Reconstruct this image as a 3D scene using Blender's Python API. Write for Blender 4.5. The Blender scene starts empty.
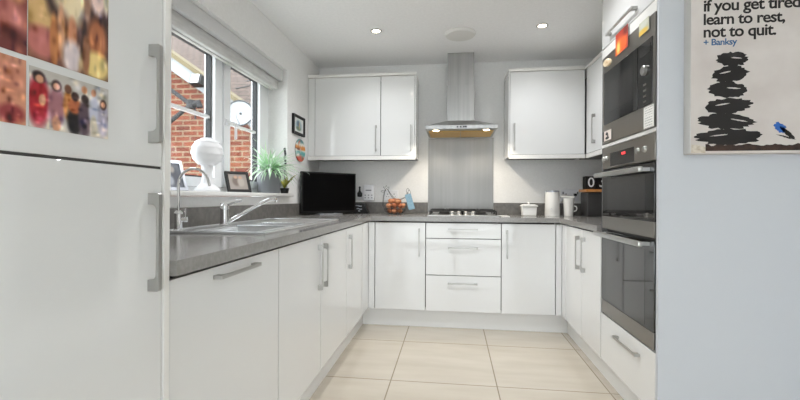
import bpy, bmesh, math, random
from mathutils import Vector, Matrix
random.seed(7)
S = bpy.context.scene
COL = S.collection
PI = math.pi
WLOC = {}

# ------------------------------------------------------------------ materials
def lin(c):
    return tuple(((x/255)/12.92 if x/255 <= .04045 else ((x/255+.055)/1.055)**2.4) for x in c)

def mat(name, rgb, rough=.5, metal=0., spec=.5, coat=0., emit=None, es=0.):
    m = bpy.data.materials.new(name); m.use_nodes = True
    b = m.node_tree.nodes['Principled BSDF']
    b.inputs['Base Color'].default_value = (*lin(rgb), 1)
    b.inputs['Roughness'].default_value = rough
    b.inputs['Metallic'].default_value = metal
    b.inputs['Specular IOR Level'].default_value = spec
    b.inputs['Coat Weight'].default_value = coat
    b.inputs['Coat Roughness'].default_value = .03
    if emit:
        b.inputs['Emission Color'].default_value = (*lin(emit), 1)
        b.inputs['Emission Strength'].default_value = es
    return m

def nt(m):
    return m.node_tree, m.node_tree.nodes['Principled BSDF']

def noise_mix(m, c1, c2, scale, detail=4, stretch=(1, 1, 1), lo=.35, hi=.65, bump=0., rough_var=None):
    t, b = nt(m)
    tc = t.nodes.new('ShaderNodeTexCoord'); mp = t.nodes.new('ShaderNodeMapping')
    mp.inputs['Scale'].default_value = stretch
    n = t.nodes.new('ShaderNodeTexNoise'); n.inputs['Scale'].default_value = scale; n.inputs['Detail'].default_value = detail
    r = t.nodes.new('ShaderNodeValToRGB')
    r.color_ramp.elements[0].position = lo; r.color_ramp.elements[0].color = (*lin(c1), 1)
    r.color_ramp.elements[1].position = hi; r.color_ramp.elements[1].color = (*lin(c2), 1)
    t.links.new(tc.outputs['Object'], mp.inputs['Vector']); t.links.new(mp.outputs['Vector'], n.inputs['Vector'])
    t.links.new(n.outputs['Fac'], r.inputs['Fac']); t.links.new(r.outputs['Color'], b.inputs['Base Color'])
    if bump:
        bp = t.nodes.new('ShaderNodeBump'); bp.inputs['Strength'].default_value = bump; bp.inputs['Distance'].default_value = .002
        t.links.new(n.outputs['Fac'], bp.inputs['Height']); t.links.new(bp.outputs['Normal'], b.inputs['Normal'])
    return m

M = {}
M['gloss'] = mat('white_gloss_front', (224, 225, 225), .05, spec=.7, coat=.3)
M['carcass'] = mat('grey_carcass_board', (96, 96, 97), .6)  # greyed to put the dark of the door gaps into the boards
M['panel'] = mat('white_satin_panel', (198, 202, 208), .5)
M['trimwhite'] = mat('white_trim', (232, 231, 228), .3)
M['plinth'] = mat('plinth_grey', (232, 232, 231), .35)
M['wall'] = noise_mix(mat('wall_paint', (236, 236, 235), .85), (234, 234, 233), (238, 238, 237), 60, bump=.05)
M['ceiling'] = noise_mix(mat('ceiling_paint', (241, 241, 242), .9), (239, 239, 240), (243, 243, 244), 50, bump=.04)
M['worktop'] = noise_mix(mat('grey_stone_laminate', (140, 138, 135), .14), (135, 133, 130), (146, 144, 141), 90, detail=6)
M['upstand'] = noise_mix(mat('grey_stone_upstand', (104, 102, 99), .4), (98, 96, 93), (118, 115, 111), 30, detail=8)
M['darkmetal'] = mat('dark_painted_metal', (30, 30, 32), .6)
M['disc'] = mat('ceiling_disc_plastic', (222, 221, 218), .5)  # greyed slightly, standing in for a shadow ring around the cover
M['gapshade'] = mat('dark_gap_shade', (62, 61, 60), .8)  # dark colour that stands in for shade between the fronts
M['steel'] = mat('brushed_steel', (190, 190, 188), .3, 1.)
M['splash'] = noise_mix(mat('brushed_steel_splashback', (136, 135, 133), .42, 1.), (133, 132, 130), (139, 138, 136), 30, stretch=(1, 1, .03))
M['steel2'] = noise_mix(mat('brushed_steel_sheet', (176, 176, 175), .32, 1.), (166, 166, 165), (184, 184, 183), 30, stretch=(1, 1, .03))
M['handle'] = mat('satin_nickel', (178, 177, 174), .4, 1.)
M['chrome'] = mat('chrome', (225, 225, 226), .1, 1.)
M['sink'] = mat('sink_steel', (218, 220, 222), .28, 1.)
M['ovensteel'] = mat('dark_oven_steel', (150, 146, 140), .34, 1.)
M['blackglass'] = mat('black_glass', (20, 20, 21), .04, spec=1.)
M['windowglass_oven'] = mat('oven_window_glass', (50, 49, 49), .05, spec=1.)
M['black'] = mat('black_plastic', (14, 14, 15), .35)
M['matblack'] = mat('matt_black', (12, 12, 13), .6)
M['screen'] = mat('tv_screen', (4, 4, 5), .5, spec=.08)
M['iron'] = mat('cast_iron', (28, 27, 26), .6)
M['wire'] = mat('dark_wire', (36, 35, 36), .5, .3)
def egg_mat():
    m = mat('egg_shell', (180, 106, 66), .5); t, b = nt(m)
    oi = t.nodes.new('ShaderNodeObjectInfo'); r = t.nodes.new('ShaderNodeValToRGB')
    r.color_ramp.elements[0].color = (*lin((160, 84, 46)), 1); r.color_ramp.elements[1].color = (*lin((206, 142, 100)), 1)
    t.links.new(oi.outputs['Random'], r.inputs['Fac']); t.links.new(r.outputs['Color'], b.inputs['Base Color'])
    return m
M['egg'] = egg_mat()
M['upvc'] = mat('white_upvc', (236, 238, 240), .25)
M['gasket'] = mat('dark_gasket', (52, 54, 56), .6)
M['blind'] = noise_mix(mat('blind_fabric', (206, 206, 205), .85), (198, 198, 197), (214, 214, 213), 8, stretch=(1, 1, 6))
M['blindrail'] = mat('blind_headrail', (214, 215, 216), .6)
M['ceramic'] = mat('white_ceramic', (232, 231, 227), .25)
M['lampwhite'] = mat('white_paper_shade', (243, 244, 246), .6)
M['pot'] = mat('grey_pot', (124, 126, 131), .55)
M['soil'] = mat('soil', (50, 40, 32), .9)
M['white_plastic'] = mat('white_plastic', (232, 233, 236), .3)
M['greymark'] = mat('grey_print', (120, 122, 128), .5)
M['wood'] = noise_mix(mat('oiled_wood', (196, 134, 72), .4), (182, 118, 58), (212, 150, 88), 12, stretch=(1, 12, 12))
M['binblack'] = mat('charcoal_bin', (58, 57, 57), .35)
M['bluecloth'] = noise_mix(mat('pale_blue_cloth', (134, 166, 184), .9), (126, 158, 178), (144, 176, 192), 90)
M['silver'] = mat('silver_frame', (170, 174, 182), .3, .7)
M['canvas'] = noise_mix(mat('canvas_print_ground', (205, 198, 194), .8), (199, 191, 187), (211, 205, 201), 6)
M['ink'] = mat('black_ink', (24, 20, 19), .7)
M['blueink'] = mat('blue_ink', (38, 92, 140), .7)
M['bluepaint'] = mat('bright_blue_ink', (40, 98, 180), .7)
M['brownink'] = noise_mix(mat('dark_brown_ink', (44, 28, 22), .7), (34, 20, 16), (66, 44, 34), 30)
M['paper'] = noise_mix(mat('worn_canvas_corner', (198, 188, 172), .8), (180, 166, 146), (214, 206, 194), 80)
M['canvasedge'] = mat('canvas_side', (206, 205, 202), .8)
M['led'] = mat('lamp_lens', (255, 244, 224), .4, emit=(255, 240, 214), es=14)
M['hoodled'] = mat('hood_lamp_lens', (255, 240, 210), .4, emit=(255, 232, 190), es=14)
M['filter'] = noise_mix(mat('grease_filter_mesh', (220, 180, 105), .4, .35), (214, 170, 92), (228, 190, 116), 300)  # amber base colour carries the warm lamplight reflected in the mesh
M['display'] = mat('red_display', (120, 20, 22), .4, emit=(255, 60, 60), es=1.2)
M['tap_dark'] = mat('tap_insert', (50, 52, 56), .25, .8)

def vcol_mat(name, rough=.55):
    m = bpy.data.materials.new(name); m.use_nodes = True
    t, b = nt(m)
    a = t.nodes.new('ShaderNodeAttribute'); a.attribute_name = 'Col'
    t.links.new(a.outputs['Color'], b.inputs['Base Color'])
    b.inputs['Roughness'].default_value = rough
    return m
M['print'] = vcol_mat('printed_paper', .5)
M['leaf'] = vcol_mat('variegated_leaf', .5)

def glass_mat():
    m = bpy.data.materials.new('window_pane_glass'); m.use_nodes = True
    t = m.node_tree; t.nodes.clear()
    o = t.nodes.new('ShaderNodeOutputMaterial'); mx = t.nodes.new('ShaderNodeMixShader')
    tr = t.nodes.new('ShaderNodeBsdfTransparent'); g = t.nodes.new('ShaderNodeBsdfGlossy'); g.inputs['Roughness'].default_value = .01
    fc = t.nodes.new('ShaderNodeLayerWeight'); pw = t.nodes.new('ShaderNodeMath'); pw.operation = 'POWER'; pw.inputs[1].default_value = 5
    lw = t.nodes.new('ShaderNodeMath'); lw.operation = 'MULTIPLY_ADD'; lw.inputs[1].default_value = .8; lw.inputs[2].default_value = .015
    t.links.new(fc.outputs['Facing'], pw.inputs[0]); t.links.new(pw.outputs[0], lw.inputs[0])
    tr.inputs['Color'].default_value = (.79, .80, .805, 1)
    t.links.new(lw.outputs[0], mx.inputs['Fac']); t.links.new(tr.outputs[0], mx.inputs[1]); t.links.new(g.outputs[0], mx.inputs[2])
    t.links.new(mx.outputs[0], o.inputs['Surface'])
    return m
M['glass'] = glass_mat()

def tile_mat():
    m = mat('beige_floor_tile', (214, 202, 182), .22); t, b = nt(m)
    tc = t.nodes.new('ShaderNodeTexCoord'); mp = t.nodes.new('ShaderNodeMapping')
    mp.inputs['Location'].default_value = (-.258, -2.36, 0)
    br = t.nodes.new('ShaderNodeTexBrick'); br.offset = 0; br.squash = 1
    br.inputs['Scale'].default_value = 1; br.inputs['Brick Width'].default_value = .606; br.inputs['Row Height'].default_value = .65
    br.inputs['Mortar Size'].default_value = .0035; br.inputs['Mortar Smooth'].default_value = .1
    br.inputs['Mortar'].default_value = (*lin((150, 138, 120)), 1)
    n = t.nodes.new('ShaderNodeTexNoise'); n.inputs['Scale'].default_value = 3.5; n.inputs['Detail'].default_value = 6
    mp2 = t.nodes.new('ShaderNodeMapping'); mp2.inputs['Scale'].default_value = (.6, 2.6, 1)
    r = t.nodes.new('ShaderNodeValToRGB')
    r.color_ramp.elements[0].position = .3; r.color_ramp.elements[0].color = (*lin((194, 185, 170)), 1)
    r.color_ramp.elements[1].position = .7; r.color_ramp.elements[1].color = (*lin((205, 197, 183)), 1)
    t.links.new(tc.outputs['Object'], mp.inputs['Vector']); t.links.new(mp.outputs[0], br.inputs['Vector'])
    t.links.new(tc.outputs['Object'], mp2.inputs['Vector']); t.links.new(mp2.outputs[0], n.inputs['Vector'])
    t.links.new(n.outputs['Fac'], r.inputs['Fac'])
    t.links.new(r.outputs['Color'], br.inputs['Color1']); t.links.new(r.outputs['Color'], br.inputs['Color2'])
    t.links.new(br.outputs['Color'], b.inputs['Base Color'])
    bp = t.nodes.new('ShaderNodeBump'); bp.inputs['Strength'].default_value = .4; bp.inputs['Distance'].default_value = .002; bp.invert = True
    t.links.new(br.outputs['Fac'], bp.inputs['Height']); t.links.new(bp.outputs['Normal'], b.inputs['Normal'])
    return m
M['tile'] = tile_mat()

def brick_mat(name, c1, c2, mortar, bw, rh, ms, swap='XZ', off=.5):
    m = mat(name, c1, .85); t, b = nt(m)
    tc = t.nodes.new('ShaderNodeTexCoord'); sp = t.nodes.new('ShaderNodeSeparateXYZ'); cb = t.nodes.new('ShaderNodeCombineXYZ')
    t.links.new(tc.outputs['Object'], sp.inputs[0]); t.links.new(sp.outputs[swap[0]], cb.inputs['X']); t.links.new(sp.outputs[swap[1]], cb.inputs['Y'])
    br = t.nodes.new('ShaderNodeTexBrick'); br.offset = off
    br.inputs['Scale'].default_value = 1; br.inputs['Brick Width'].default_value = bw; br.inputs['Row Height'].default_value = rh
    br.inputs['Mortar Size'].default_value = ms; br.inputs['Color1'].default_value = (*lin(c1), 1); br.inputs['Color2'].default_value = (*lin(c2), 1)
    br.inputs['Mortar'].default_value = (*lin(mortar), 1); br.inputs['Bias'].default_value = 0
    n = t.nodes.new('ShaderNodeTexNoise'); n.inputs['Scale'].default_value = 9; n.inputs['Detail'].default_value = 5
    mx = t.nodes.new('ShaderNodeMixRGB'); mx.blend_type = 'OVERLAY'; mx.inputs['Fac'].default_value = .35
    t.links.new(cb.outputs[0], br.inputs['Vector']); t.links.new(tc.outputs['Object'], n.inputs['Vector'])
    t.links.new(br.outputs['Color'], mx.inputs['Color1']); t.links.new(n.outputs['Fac'], mx.inputs['Color2'])
    t.links.new(mx.outputs['Color'], b.inputs['Base Color'])
    bp = t.nodes.new('ShaderNodeBump'); bp.inputs['Strength'].default_value = .5; bp.inputs['Distance'].default_value = .006; bp.invert = True
    t.links.new(br.outputs['Fac'], bp.inputs['Height']); t.links.new(bp.outputs['Normal'], b.inputs['Normal'])
    return m
M['brick'] = brick_mat('red_brick', (90, 39, 22), (116, 60, 37), (124, 104, 84), .225, .075, .011)
M['rooftile'] = brick_mat('brown_roof_tile', (84, 69, 61), (96, 81, 72), (56, 46, 40), .17, .11, .012)
M['barge'] = mat('white_bargeboard', (140, 145, 148), .5); M['dish'] = mat('dish_face', (150, 154, 157), .6)
M['verge'] = mat('sandy_verge', (108, 98, 74), .9)
M['paving'] = noise_mix(mat('bounce_paving', (216, 214, 208), .9), (208, 206, 200), (222, 220, 214), 3)  # unseen ground, kept pale to bounce daylight onto the ceiling

# ------------------------------------------------------------------ mesh helpers
def B(): return bmesh.new()

def box(bm, x0, x1, y0, y1, z0, z1, bev=0., seg=2):
    x0, x1 = sorted((x0, x1)); y0, y1 = sorted((y0, y1)); z0, z1 = sorted((z0, z1))
    vs = [bm.verts.new(p) for p in ((x0,y0,z0),(x1,y0,z0),(x1,y1,z0),(x0,y1,z0),(x0,y0,z1),(x1,y0,z1),(x1,y1,z1),(x0,y1,z1))]
    fs = [bm.faces.new([vs[i] for i in f]) for f in ((3,2,1,0),(4,5,6,7),(0,1,5,4),(1,2,6,5),(2,3,7,6),(3,0,4,7))]
    if bev:
        es = list({e for f in fs for e in f.edges})
        bmesh.ops.bevel(bm, geom=es, offset=bev, segments=seg, affect='EDGES', profile=.5)
    return bm

def prism(bm, poly, axis, a, b, bev=0.):
    """extrude polygon (2D) along axis. axis 'x': poly=(y,z); 'y': poly=(x,z); 'z': poly=(x,y)"""
    def P(p, t):
        return (t, p[0], p[1]) if axis == 'x' else (p[0], t, p[1]) if axis == 'y' else (p[0], p[1], t)
    lo = [bm.verts.new(P(p, a)) for p in poly]; hi = [bm.verts.new(P(p, b)) for p in poly]
    fs = [bm.faces.new(lo[::-1]), bm.faces.new(hi)]
    n = len(poly)
    for i in range(n):
        fs.append(bm.faces.new((lo[i], lo[(i+1) % n], hi[(i+1) % n], hi[i])))
    bmesh.ops.recalc_face_normals(bm, faces=fs)
    if bev:
        es = list({e for f in fs for e in f.edges})
        bmesh.ops.bevel(bm, geom=es, offset=bev, segments=2, affect='EDGES', profile=.5)
    return bm

def lathe(bm, prof, c=(0, 0, 0), seg=32, sx=1., sy=1., cap=True):
    rings = []
    for r, z in prof:
        if r < 1e-6:
            rings.append([bm.verts.new((c[0], c[1], c[2]+z))])
        else:
            rings.append([bm.verts.new((c[0]+r*sx*math.cos(2*PI*i/seg), c[1]+r*sy*math.sin(2*PI*i/seg), c[2]+z)) for i in range(seg)])
    fs = []
    for a, b in zip(rings, rings[1:]):
        for i in range(seg):
            j = (i+1) % seg
            if len(a) == 1 and len(b) == 1: continue
            if len(a) == 1: fs.append(bm.faces.new((a[0], b[j], b[i])))
            elif len(b) == 1: fs.append(bm.faces.new((a[i], a[j], b[0])))
            else: fs.append(bm.faces.new((a[i], a[j], b[j], b[i])))
    if cap:
        if len(rings[0]) > 1: fs.append(bm.faces.new(rings[0][::-1]))
        if len(rings[-1]) > 1: fs.append(bm.faces.new(rings[-1]))
    bmesh.ops.recalc_face_normals(bm, faces=fs)
    return bm

def tube(bm, pts, r, seg=10, closed=False):
    pts = [Vector(p) for p in pts]; n = len(pts)
    rad = r if isinstance(r, (list, tuple)) else [r]*n
    rings = []; prev = None
    for i, p in enumerate(pts):
        if closed: d = pts[(i+1) % n]-pts[i-1]
        else: d = pts[min(i+1, n-1)]-pts[max(i-1, 0)]
        d.normalize()
        if prev is None:
            u = d.orthogonal().normalized()
        else:
            u = prev-d*prev.dot(d)
            u = u.normalized() if u.length > 1e-6 else d.orthogonal().normalized()
        prev = u; w = d.cross(u)
        rings.append([bm.verts.new(p+(u*math.cos(2*PI*k/seg)+w*math.sin(2*PI*k/seg))*rad[i]) for k in range(seg)])
    fs = []
    for i in range(n if closed else n-1):
        a, b = rings[i], rings[(i+1) % n]
        for k in range(seg):
            fs.append(bm.faces.new((a[k], a[(k+1) % seg], b[(k+1) % seg], b[k])))
    if not closed:
        fs.append(bm.faces.new(rings[0][::-1])); fs.append(bm.faces.new(rings[-1]))
    bmesh.ops.recalc_face_normals(bm, faces=fs)
    return bm

def spline(pts, n=8):
    """Catmull-Rom through pts"""
    P = [Vector(p) for p in pts]; P = [2*P[0]-P[1]]+P+[2*P[-1]-P[-2]]; out = []
    for i in range(1, len(P)-2):
        for k in range(n):
            t = k/n; a, b, c, d = P[i-1:i+3]
            out.append(.5*((2*b)+(c-a)*t+(2*a-5*b+4*c-d)*t*t+(3*b-a-3*c+d)*t**3))
    out.append(P[-2]); return out

def cells(bm, us, vs, keep, w0, w1, axes):
    """slab from rectilinear cells: axes e.g. 'xyz' maps (u,v,w)"""
    def P(u, v, w):
        d = {axes[0]: u, axes[1]: v, axes[2]: w}; return (d['x'], d['y'], d['z'])
    V = {}
    def g(i, j, k):
        if (i, j, k) not in V: V[(i, j, k)] = bm.verts.new(P(us[i], vs[j], (w0, w1)[k]))
        return V[(i, j, k)]
    K = {(i, j) for i in range(len(us)-1) for j in range(len(vs)-1) if keep((us[i]+us[i+1])/2, (vs[j]+vs[j+1])/2)}
    fs = []
    for i, j in K:
        for k in (0, 1):
            fs.append(bm.faces.new([g(i, j, k), g(i+1, j, k), g(i+1, j+1, k), g(i, j+1, k)]))
        for di, dj, e in ((-1, 0, ((i, j), (i, j+1))), (1, 0, ((i+1, j), (i+1, j+1))), (0, -1, ((i, j), (i+1, j))), (0, 1, ((i, j+1), (i+1, j+1)))):
            if (i+di, j+dj) not in K:
                (a, b), (c, d) = e
                fs.append(bm.faces.new([g(a, b, 0), g(c, d, 0), g(c, d, 1), g(a, b, 1)]))
    bmesh.ops.recalc_face_normals(bm, faces=fs)
    return bm

# ------------------------------------------------------------------ object helpers
def tag(o, label=None, cat=None, group=None, kind=None):
    if label: o['label'] = label
    if cat: o['category'] = cat
    if group: o['group'] = group
    if kind: o['kind'] = kind
    return o

def thing(name, loc, label=None, cat=None, group=None, kind=None):
    o = bpy.data.objects.new(name, None); COL.objects.link(o); o.empty_display_size = .05
    o.location = loc; WLOC[o.name] = Vector(loc)
    return tag(o, label, cat, group, kind)

def obj(name, bm, m, parent=None, label=None, cat=None, group=None, kind=None, smooth=True):
    me = bpy.data.meshes.new(name)
    lo = Vector((min(v.co[i] for v in bm.verts) for i in range(3))); hi = Vector((max(v.co[i] for v in bm.verts) for i in range(3)))
    if parent is None:
        org = Vector(((lo.x+hi.x)/2, (lo.y+hi.y)/2, lo.z))
        if kind == 'structure': org = Vector((0, 0, 0))
    else:
        org = WLOC[parent.name]
    # keep texture space in world metres for surfaces that need it: parts' origins are their thing's base
    bmesh.ops.translate(bm, verts=bm.verts[:], vec=-org)
    bm.to_mesh(me); bm.free()
    if smooth:
        for p in me.polygons: p.use_smooth = True
        me.set_sharp_from_angle(angle=math.radians(21))
    for x in (m if isinstance(m, (list, tuple)) else [m]): me.materials.append(x)
    o = bpy.data.objects.new(name, me); COL.objects.link(o)
    if parent is None: o.location = org; WLOC[o.name] = org
    else: o.parent = parent; WLOC[o.name] = org
    return tag(o, label, cat, group, kind)

def copy_tree(o, delta, label=None):
    r = o.copy(); COL.objects.link(r); r.location = o.location+Vector(delta); WLOC[r.name] = WLOC[o.name]+Vector(delta)
    if label: r['label'] = label
    for ch in [c for c in bpy.data.objects if c.parent == o]:
        c = ch.copy(); COL.objects.link(c); c.parent = r
        for g in [q for q in bpy.data.objects if q.parent == ch]:
            d = g.copy(); COL.objects.link(d); d.parent = c
    return r

def struct(name, bm, m, label=None): return obj(name, bm, m, None, label, None, None, 'structure')

def handle(parent, c, along, out, L=.222, w=.011, depth=.027, label='brushed steel bow handle'):
    """flat bow handle: two deep feet and a thin strap"""
    a = Vector({'x': (1,0,0), 'y': (0,1,0), 'z': (0,0,1)}[along]); o = Vector(out); s = a.cross(o)
    c = Vector(c); h = L/2; f = .026; t = .007; k = .012
    prof = [(-h, 0), (-h, depth-.003), (-h+.003, depth), (h-.003, depth), (h, depth-.003), (h, 0), (h-f, 0), (h-f, depth-t-k)]
    for i in range(1, 6):
        q = i/5*PI/2; prof.append((h-f-k*(1-math.cos(q)), depth-t-k+k*math.sin(q)))
    for i in range(0, 6):
        q = i/5*PI/2; prof.append((-h+f+k-k*math.sin(q), depth-t-k+k*math.cos(q)))
    prof.append((-h+f, 0))
    bm = B()
    lo = [bm.verts.new(c+a*p[0]+o*p[1]-s*w/2) for p in prof]; hi = [bm.verts.new(c+a*p[0]+o*p[1]+s*w/2) for p in prof]
    fs = [bm.faces.new(lo), bm.faces.new(hi[::-1])]; n = len(prof)
    for i in range(n): fs.append(bm.faces.new((lo[i], hi[i], hi[(i+1) % n], lo[(i+1) % n])))
    bmesh.ops.recalc_face_normals(bm, faces=fs)
    return obj('handle', bm, M['handle'], parent)

def carcass(parent, x0, x1, y0, y1, z0, z1, front, top=True, legs=True, shelves=()):
    """open-fronted box of 18 mm boards; front is '-y', '+x' or '-x'"""
    t = .018; bm = B()
    if front == '-y':
        box(bm, x0, x0+t, y0, y1, z0, z1); box(bm, x1-t, x1, y0, y1, z0, z1); box(bm, x0+t, x1-t, y1-t, y1, z0, z1)
    else:
        box(bm, x0, x1, y0, y0+t, z0, z1); box(bm, x0, x1, y1-t, y1, z0, z1)
        bx = (x0, x0+t) if front == '+x' else (x1-t, x1)
        box(bm, bx[0], bx[1], y0+t, y1-t, z0, z1)
    ix = (x0+t, x1-t) if front == '-y' else ((x0+t, x1) if front == '+x' else (x0, x1-t))
    iy = (y0, y1-t) if front == '-y' else (y0+t, y1-t)
    for z in [z0]+([z1-t-.05] if top else [])+list(shelves): box(bm, ix[0], ix[1], iy[0], iy[1], z, z+t)
    if legs:
        cx, cy = (x0+x1)/2, (y0+y1)/2; dx, dy = (x1-x0)/2-.13, (y1-y0)/2-.13
        for a in (-1, 1):
            for b in (-1, 1): lathe(bm, [(.02, 0), (.02, z0)], (cx+a*dx, cy+b*dy, 0), 10)
    return obj('carcass', bm, M['carcass'], parent)

G = .003   # half the gap between fronts
def front_x(parent, X, sgn, y0, y1, z0, z1, name='door', m='gloss'):
    """a front on a plane X; sgn=+1 faces +x"""
    return obj(name, box(B(), X-sgn*.019, X, y0+G, y1-G, z0, z1, .0015), M[m], parent)
def front_y(parent, Y, x0, x1, z0, z1, name='door', m='gloss'):
    return obj(name, box(B(), x0+G, x1-G, Y, Y+.019, z0, z1, .0015), M[m], parent)

def print_mesh(org, u, v, w, h, nx, ny, fn, thick, n):
    """thin printed sheet with a colour attribute: org lower-left corner, u,v unit vectors, n outward"""
    bm = B(); lay = bm.verts.layers.float_color.new('Col'); org = Vector(org); u = Vector(u); v = Vector(v); n = Vector(n)
    g = []
    for j in range(ny+1):
        row = []
        for i in range(nx+1):
            a, b = i/nx, j/ny
            p = bm.verts.new(org+u*(a*w)+v*(b*h)+n*thick); p[lay] = (*lin(fn(a, b)), 1); row.append(p)
        g.append(row)
    fs = []
    for j in range(ny):
        for i in range(nx): fs.append(bm.faces.new((g[j][i], g[j][i+1], g[j+1][i+1], g[j+1][i])))
    bk = []
    for p, (a, b) in ((g[0][0], (0, 0)), (g[0][-1], (1, 0)), (g[-1][-1], (1, 1)), (g[-1][0], (0, 1))):
        q = bm.verts.new(org+u*(a*w)+v*(b*h)); q[lay] = (.6, .6, .6, 1); bk.append(q)
    fs.append(bm.faces.new(bk[::-1]))
    edges = ([g[0][i] for i in range(nx+1)], [g[j][-1] for j in range(ny+1)], [g[-1][i] for i in range(nx, -1, -1)], [g[j][0] for j in range(ny, -1, -1)])
    for k, e in enumerate(edges): fs.append(bm.faces.new(e[::-1]+[bk[k], bk[(k+1) % 4]]))
    bmesh.ops.recalc_face_normals(bm, faces=fs)
    return bm

def blobs(bg, L, soft=.35):
    def fn(a, b):
        c = list(bg(a, b) if callable(bg) else bg)
        for cx, cy, rx, ry, col in L:
            d = math.hypot((a-cx)/rx, (b-cy)/ry)
            k = max(0., min(1., (1-d)/soft+.5))
            c = [x*(1-k)+y*k for x, y in zip(c, col)]
        return tuple(max(0, min(255, x)) for x in c)
    return fn

# ------------------------------------------------------------------ room dimensions (metres)
LW, RW, BW, RY = -1.31, 1.46, 3.92, -2.3       # left, right, back, rear wall faces
CZ = 2.34
XL, YB, XR = -.6817, 3.3185, .8506             # planes of the fronts
WT, WU = .91, .872                             # worktop top / underside
FZ0, FZ1 = .150, .860                          # base fronts
OV = .022

# ------------------------------------------------------------------ setting
struct('floor', box(B(), LW-.2, RW+.2, RY-.2, BW+.2, -.1, 0), M['tile'], 'beige large format floor tiles between the kitchen units')
struct('ceiling', box(B(), LW-.3, RW+.2, RY-.2, BW+.2, CZ, CZ+.12), M['ceiling'], 'plain white ceiling with recessed lights')
struct('wall_back', box(B(), LW-.3, RW+.2, BW, BW+.2, 0, CZ), M['wall'], 'off-white back wall behind the cooker hood')
struct('wall_right', box(B(), RW, RW+.2, RY, BW, 0, CZ), M['wall'], 'off-white right wall behind the oven tower')
WY0, WY1, WZ0, WZ1 = 1.77, 3.134, 1.066, 2.075
struct('wall_left', cells(B(), [RY, WY0, WY1, BW], [0, WZ0, WZ1, CZ], lambda y, z: not (WY0 < y < WY1 and WZ0 < z < WZ1), LW-.3, LW, 'yzx'), M['wall'], 'off-white left wall with the window opening')
DX0, DX1, DZ = -1.2, 1.36, 2.22
struct('wall_rear', cells(B(), [LW-.3, DX0, DX1, RW+.2], [0, DZ, CZ], lambda x, z: not (DX0 < x < DX1 and z < DZ), RY-.2, RY, 'xzy'), M['wall'], 'off-white rear wall around the added glazed door')
# unseen glazed door, added behind the camera to let in daylight
d1 = thing('added_door', (0, RY-.1, 0), 'unseen white framed glazed double door added in the rear wall for daylight', kind='structure')
bm = B()
for x in (DX0, (DX0+DX1)/2-.06, DX1-.07): box(bm, x, x+(.12 if abs(x) < .5 else .07), RY-.13, RY-.07, 0, DZ)
for z in (0, DZ-.07): box(bm, DX0, DX1, RY-.13, RY-.07, z, z+.07)
obj('added_door_frame', bm, M['upvc'], d1)
obj('added_door_glass', box(B(), DX0+.05, DX1-.05, RY-.102, RY-.098, .05, DZ-.05), M['glass'], d1)
# window in the left wall
w1 = thing('window_1', (LW-.15, (WY0+WY1)/2, WZ0), 'white two-light window over the sink with a view of brickwork', kind='structure')
FX0, FX1 = -1.545, -1.47
sill_z = 1.092
bm = B()
fw = .05
box(bm, FX0, FX1, WY0, WY0+fw, sill_z, WZ1); box(bm, FX0, FX1, WY1-.062, WY1, sill_z, WZ1)
box(bm, FX0, FX1, WY0, WY1, sill_z, sill_z+.03); box(bm, FX0, FX1, WY0, WY1, WZ1-.06, WZ1)
box(bm, FX0, FX1-.012, 2.455, 2.478, sill_z, WZ1)
obj('window_frame', bm, M['upvc'], w1)
def casement(y0, y1, gy0, gy1, gz0, gz1):
    c = obj('casement', cells(B(), [y0, gy0, gy1, y1], [sill_z+.032, gz0, gz1, WZ1-.062], lambda y, z: not (gy0 < y < gy1 and gz0 < z < gz1), -1.535, -1.462, 'yzx'), M['upvc'], w1)
    t = .010
    obj('gasket', cells(B(), [gy0, gy0+t, gy1-t, gy1], [gz0, gz0+t, gz1-t, gz1], lambda y, z: not (gy0+t < y < gy1-t and gz0+t < z < gz1-t), -1.52, -1.485, 'yzx'), M['gasket'], c)
    obj('pane', box(B(), -1.508, -1.503, gy0+.004, gy1-.004, gz0+.004, gz1-.004), M['glass'], c)
    obj('glazing_bar', box(B(), -1.514, -1.49, gy0+.003, gy1-.003, 1.546, 1.566, .003), M['upvc'], c)
    return c
casement(1.825, 2.453, 1.93, 2.376, 1.178, 1.955)
c2 = casement(2.48, 3.068, 2.553, 2.975, 1.178, 1.955)
bm = B(); box(bm, -1.462, -1.45, 2.495, 2.525, 1.53, 1.57, .003); box(bm, -1.452, -1.437, 2.50, 2.60, 1.545, 1.56, .004); box(bm, -1.452, -1.437, 2.586, 2.60, 1.45, 1.56, .004)
obj('window_handle', bm, M['upvc'], c2)
obj('window_sill', box(B(), -1.472, -1.268, WY0-.055, WY1+.045, WZ0+.001, sill_z, .006, 3), M['trimwhite'], w1)

# ------------------------------------------------------------------ roman blind
bl = thing('roman_blind', (-1.39, 2.45, 1.915), 'pale grey fabric blind pulled up at the top of the window', 'blind')
obj('headrail', box(B(), -1.372, -1.34, WY0+.03, 3.122, 1.988, WZ1-.002, .004), M['blindrail'], bl)
bm = B()
for k in range(4):
    x = -1.378-.019*k
    box(bm, x-.017, x, WY0+.035, 3.112, 1.915+.004*(k % 2), WZ1-.006, .006, 2)
obj('folded_fabric', bm, M['blind'], bl)

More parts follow.
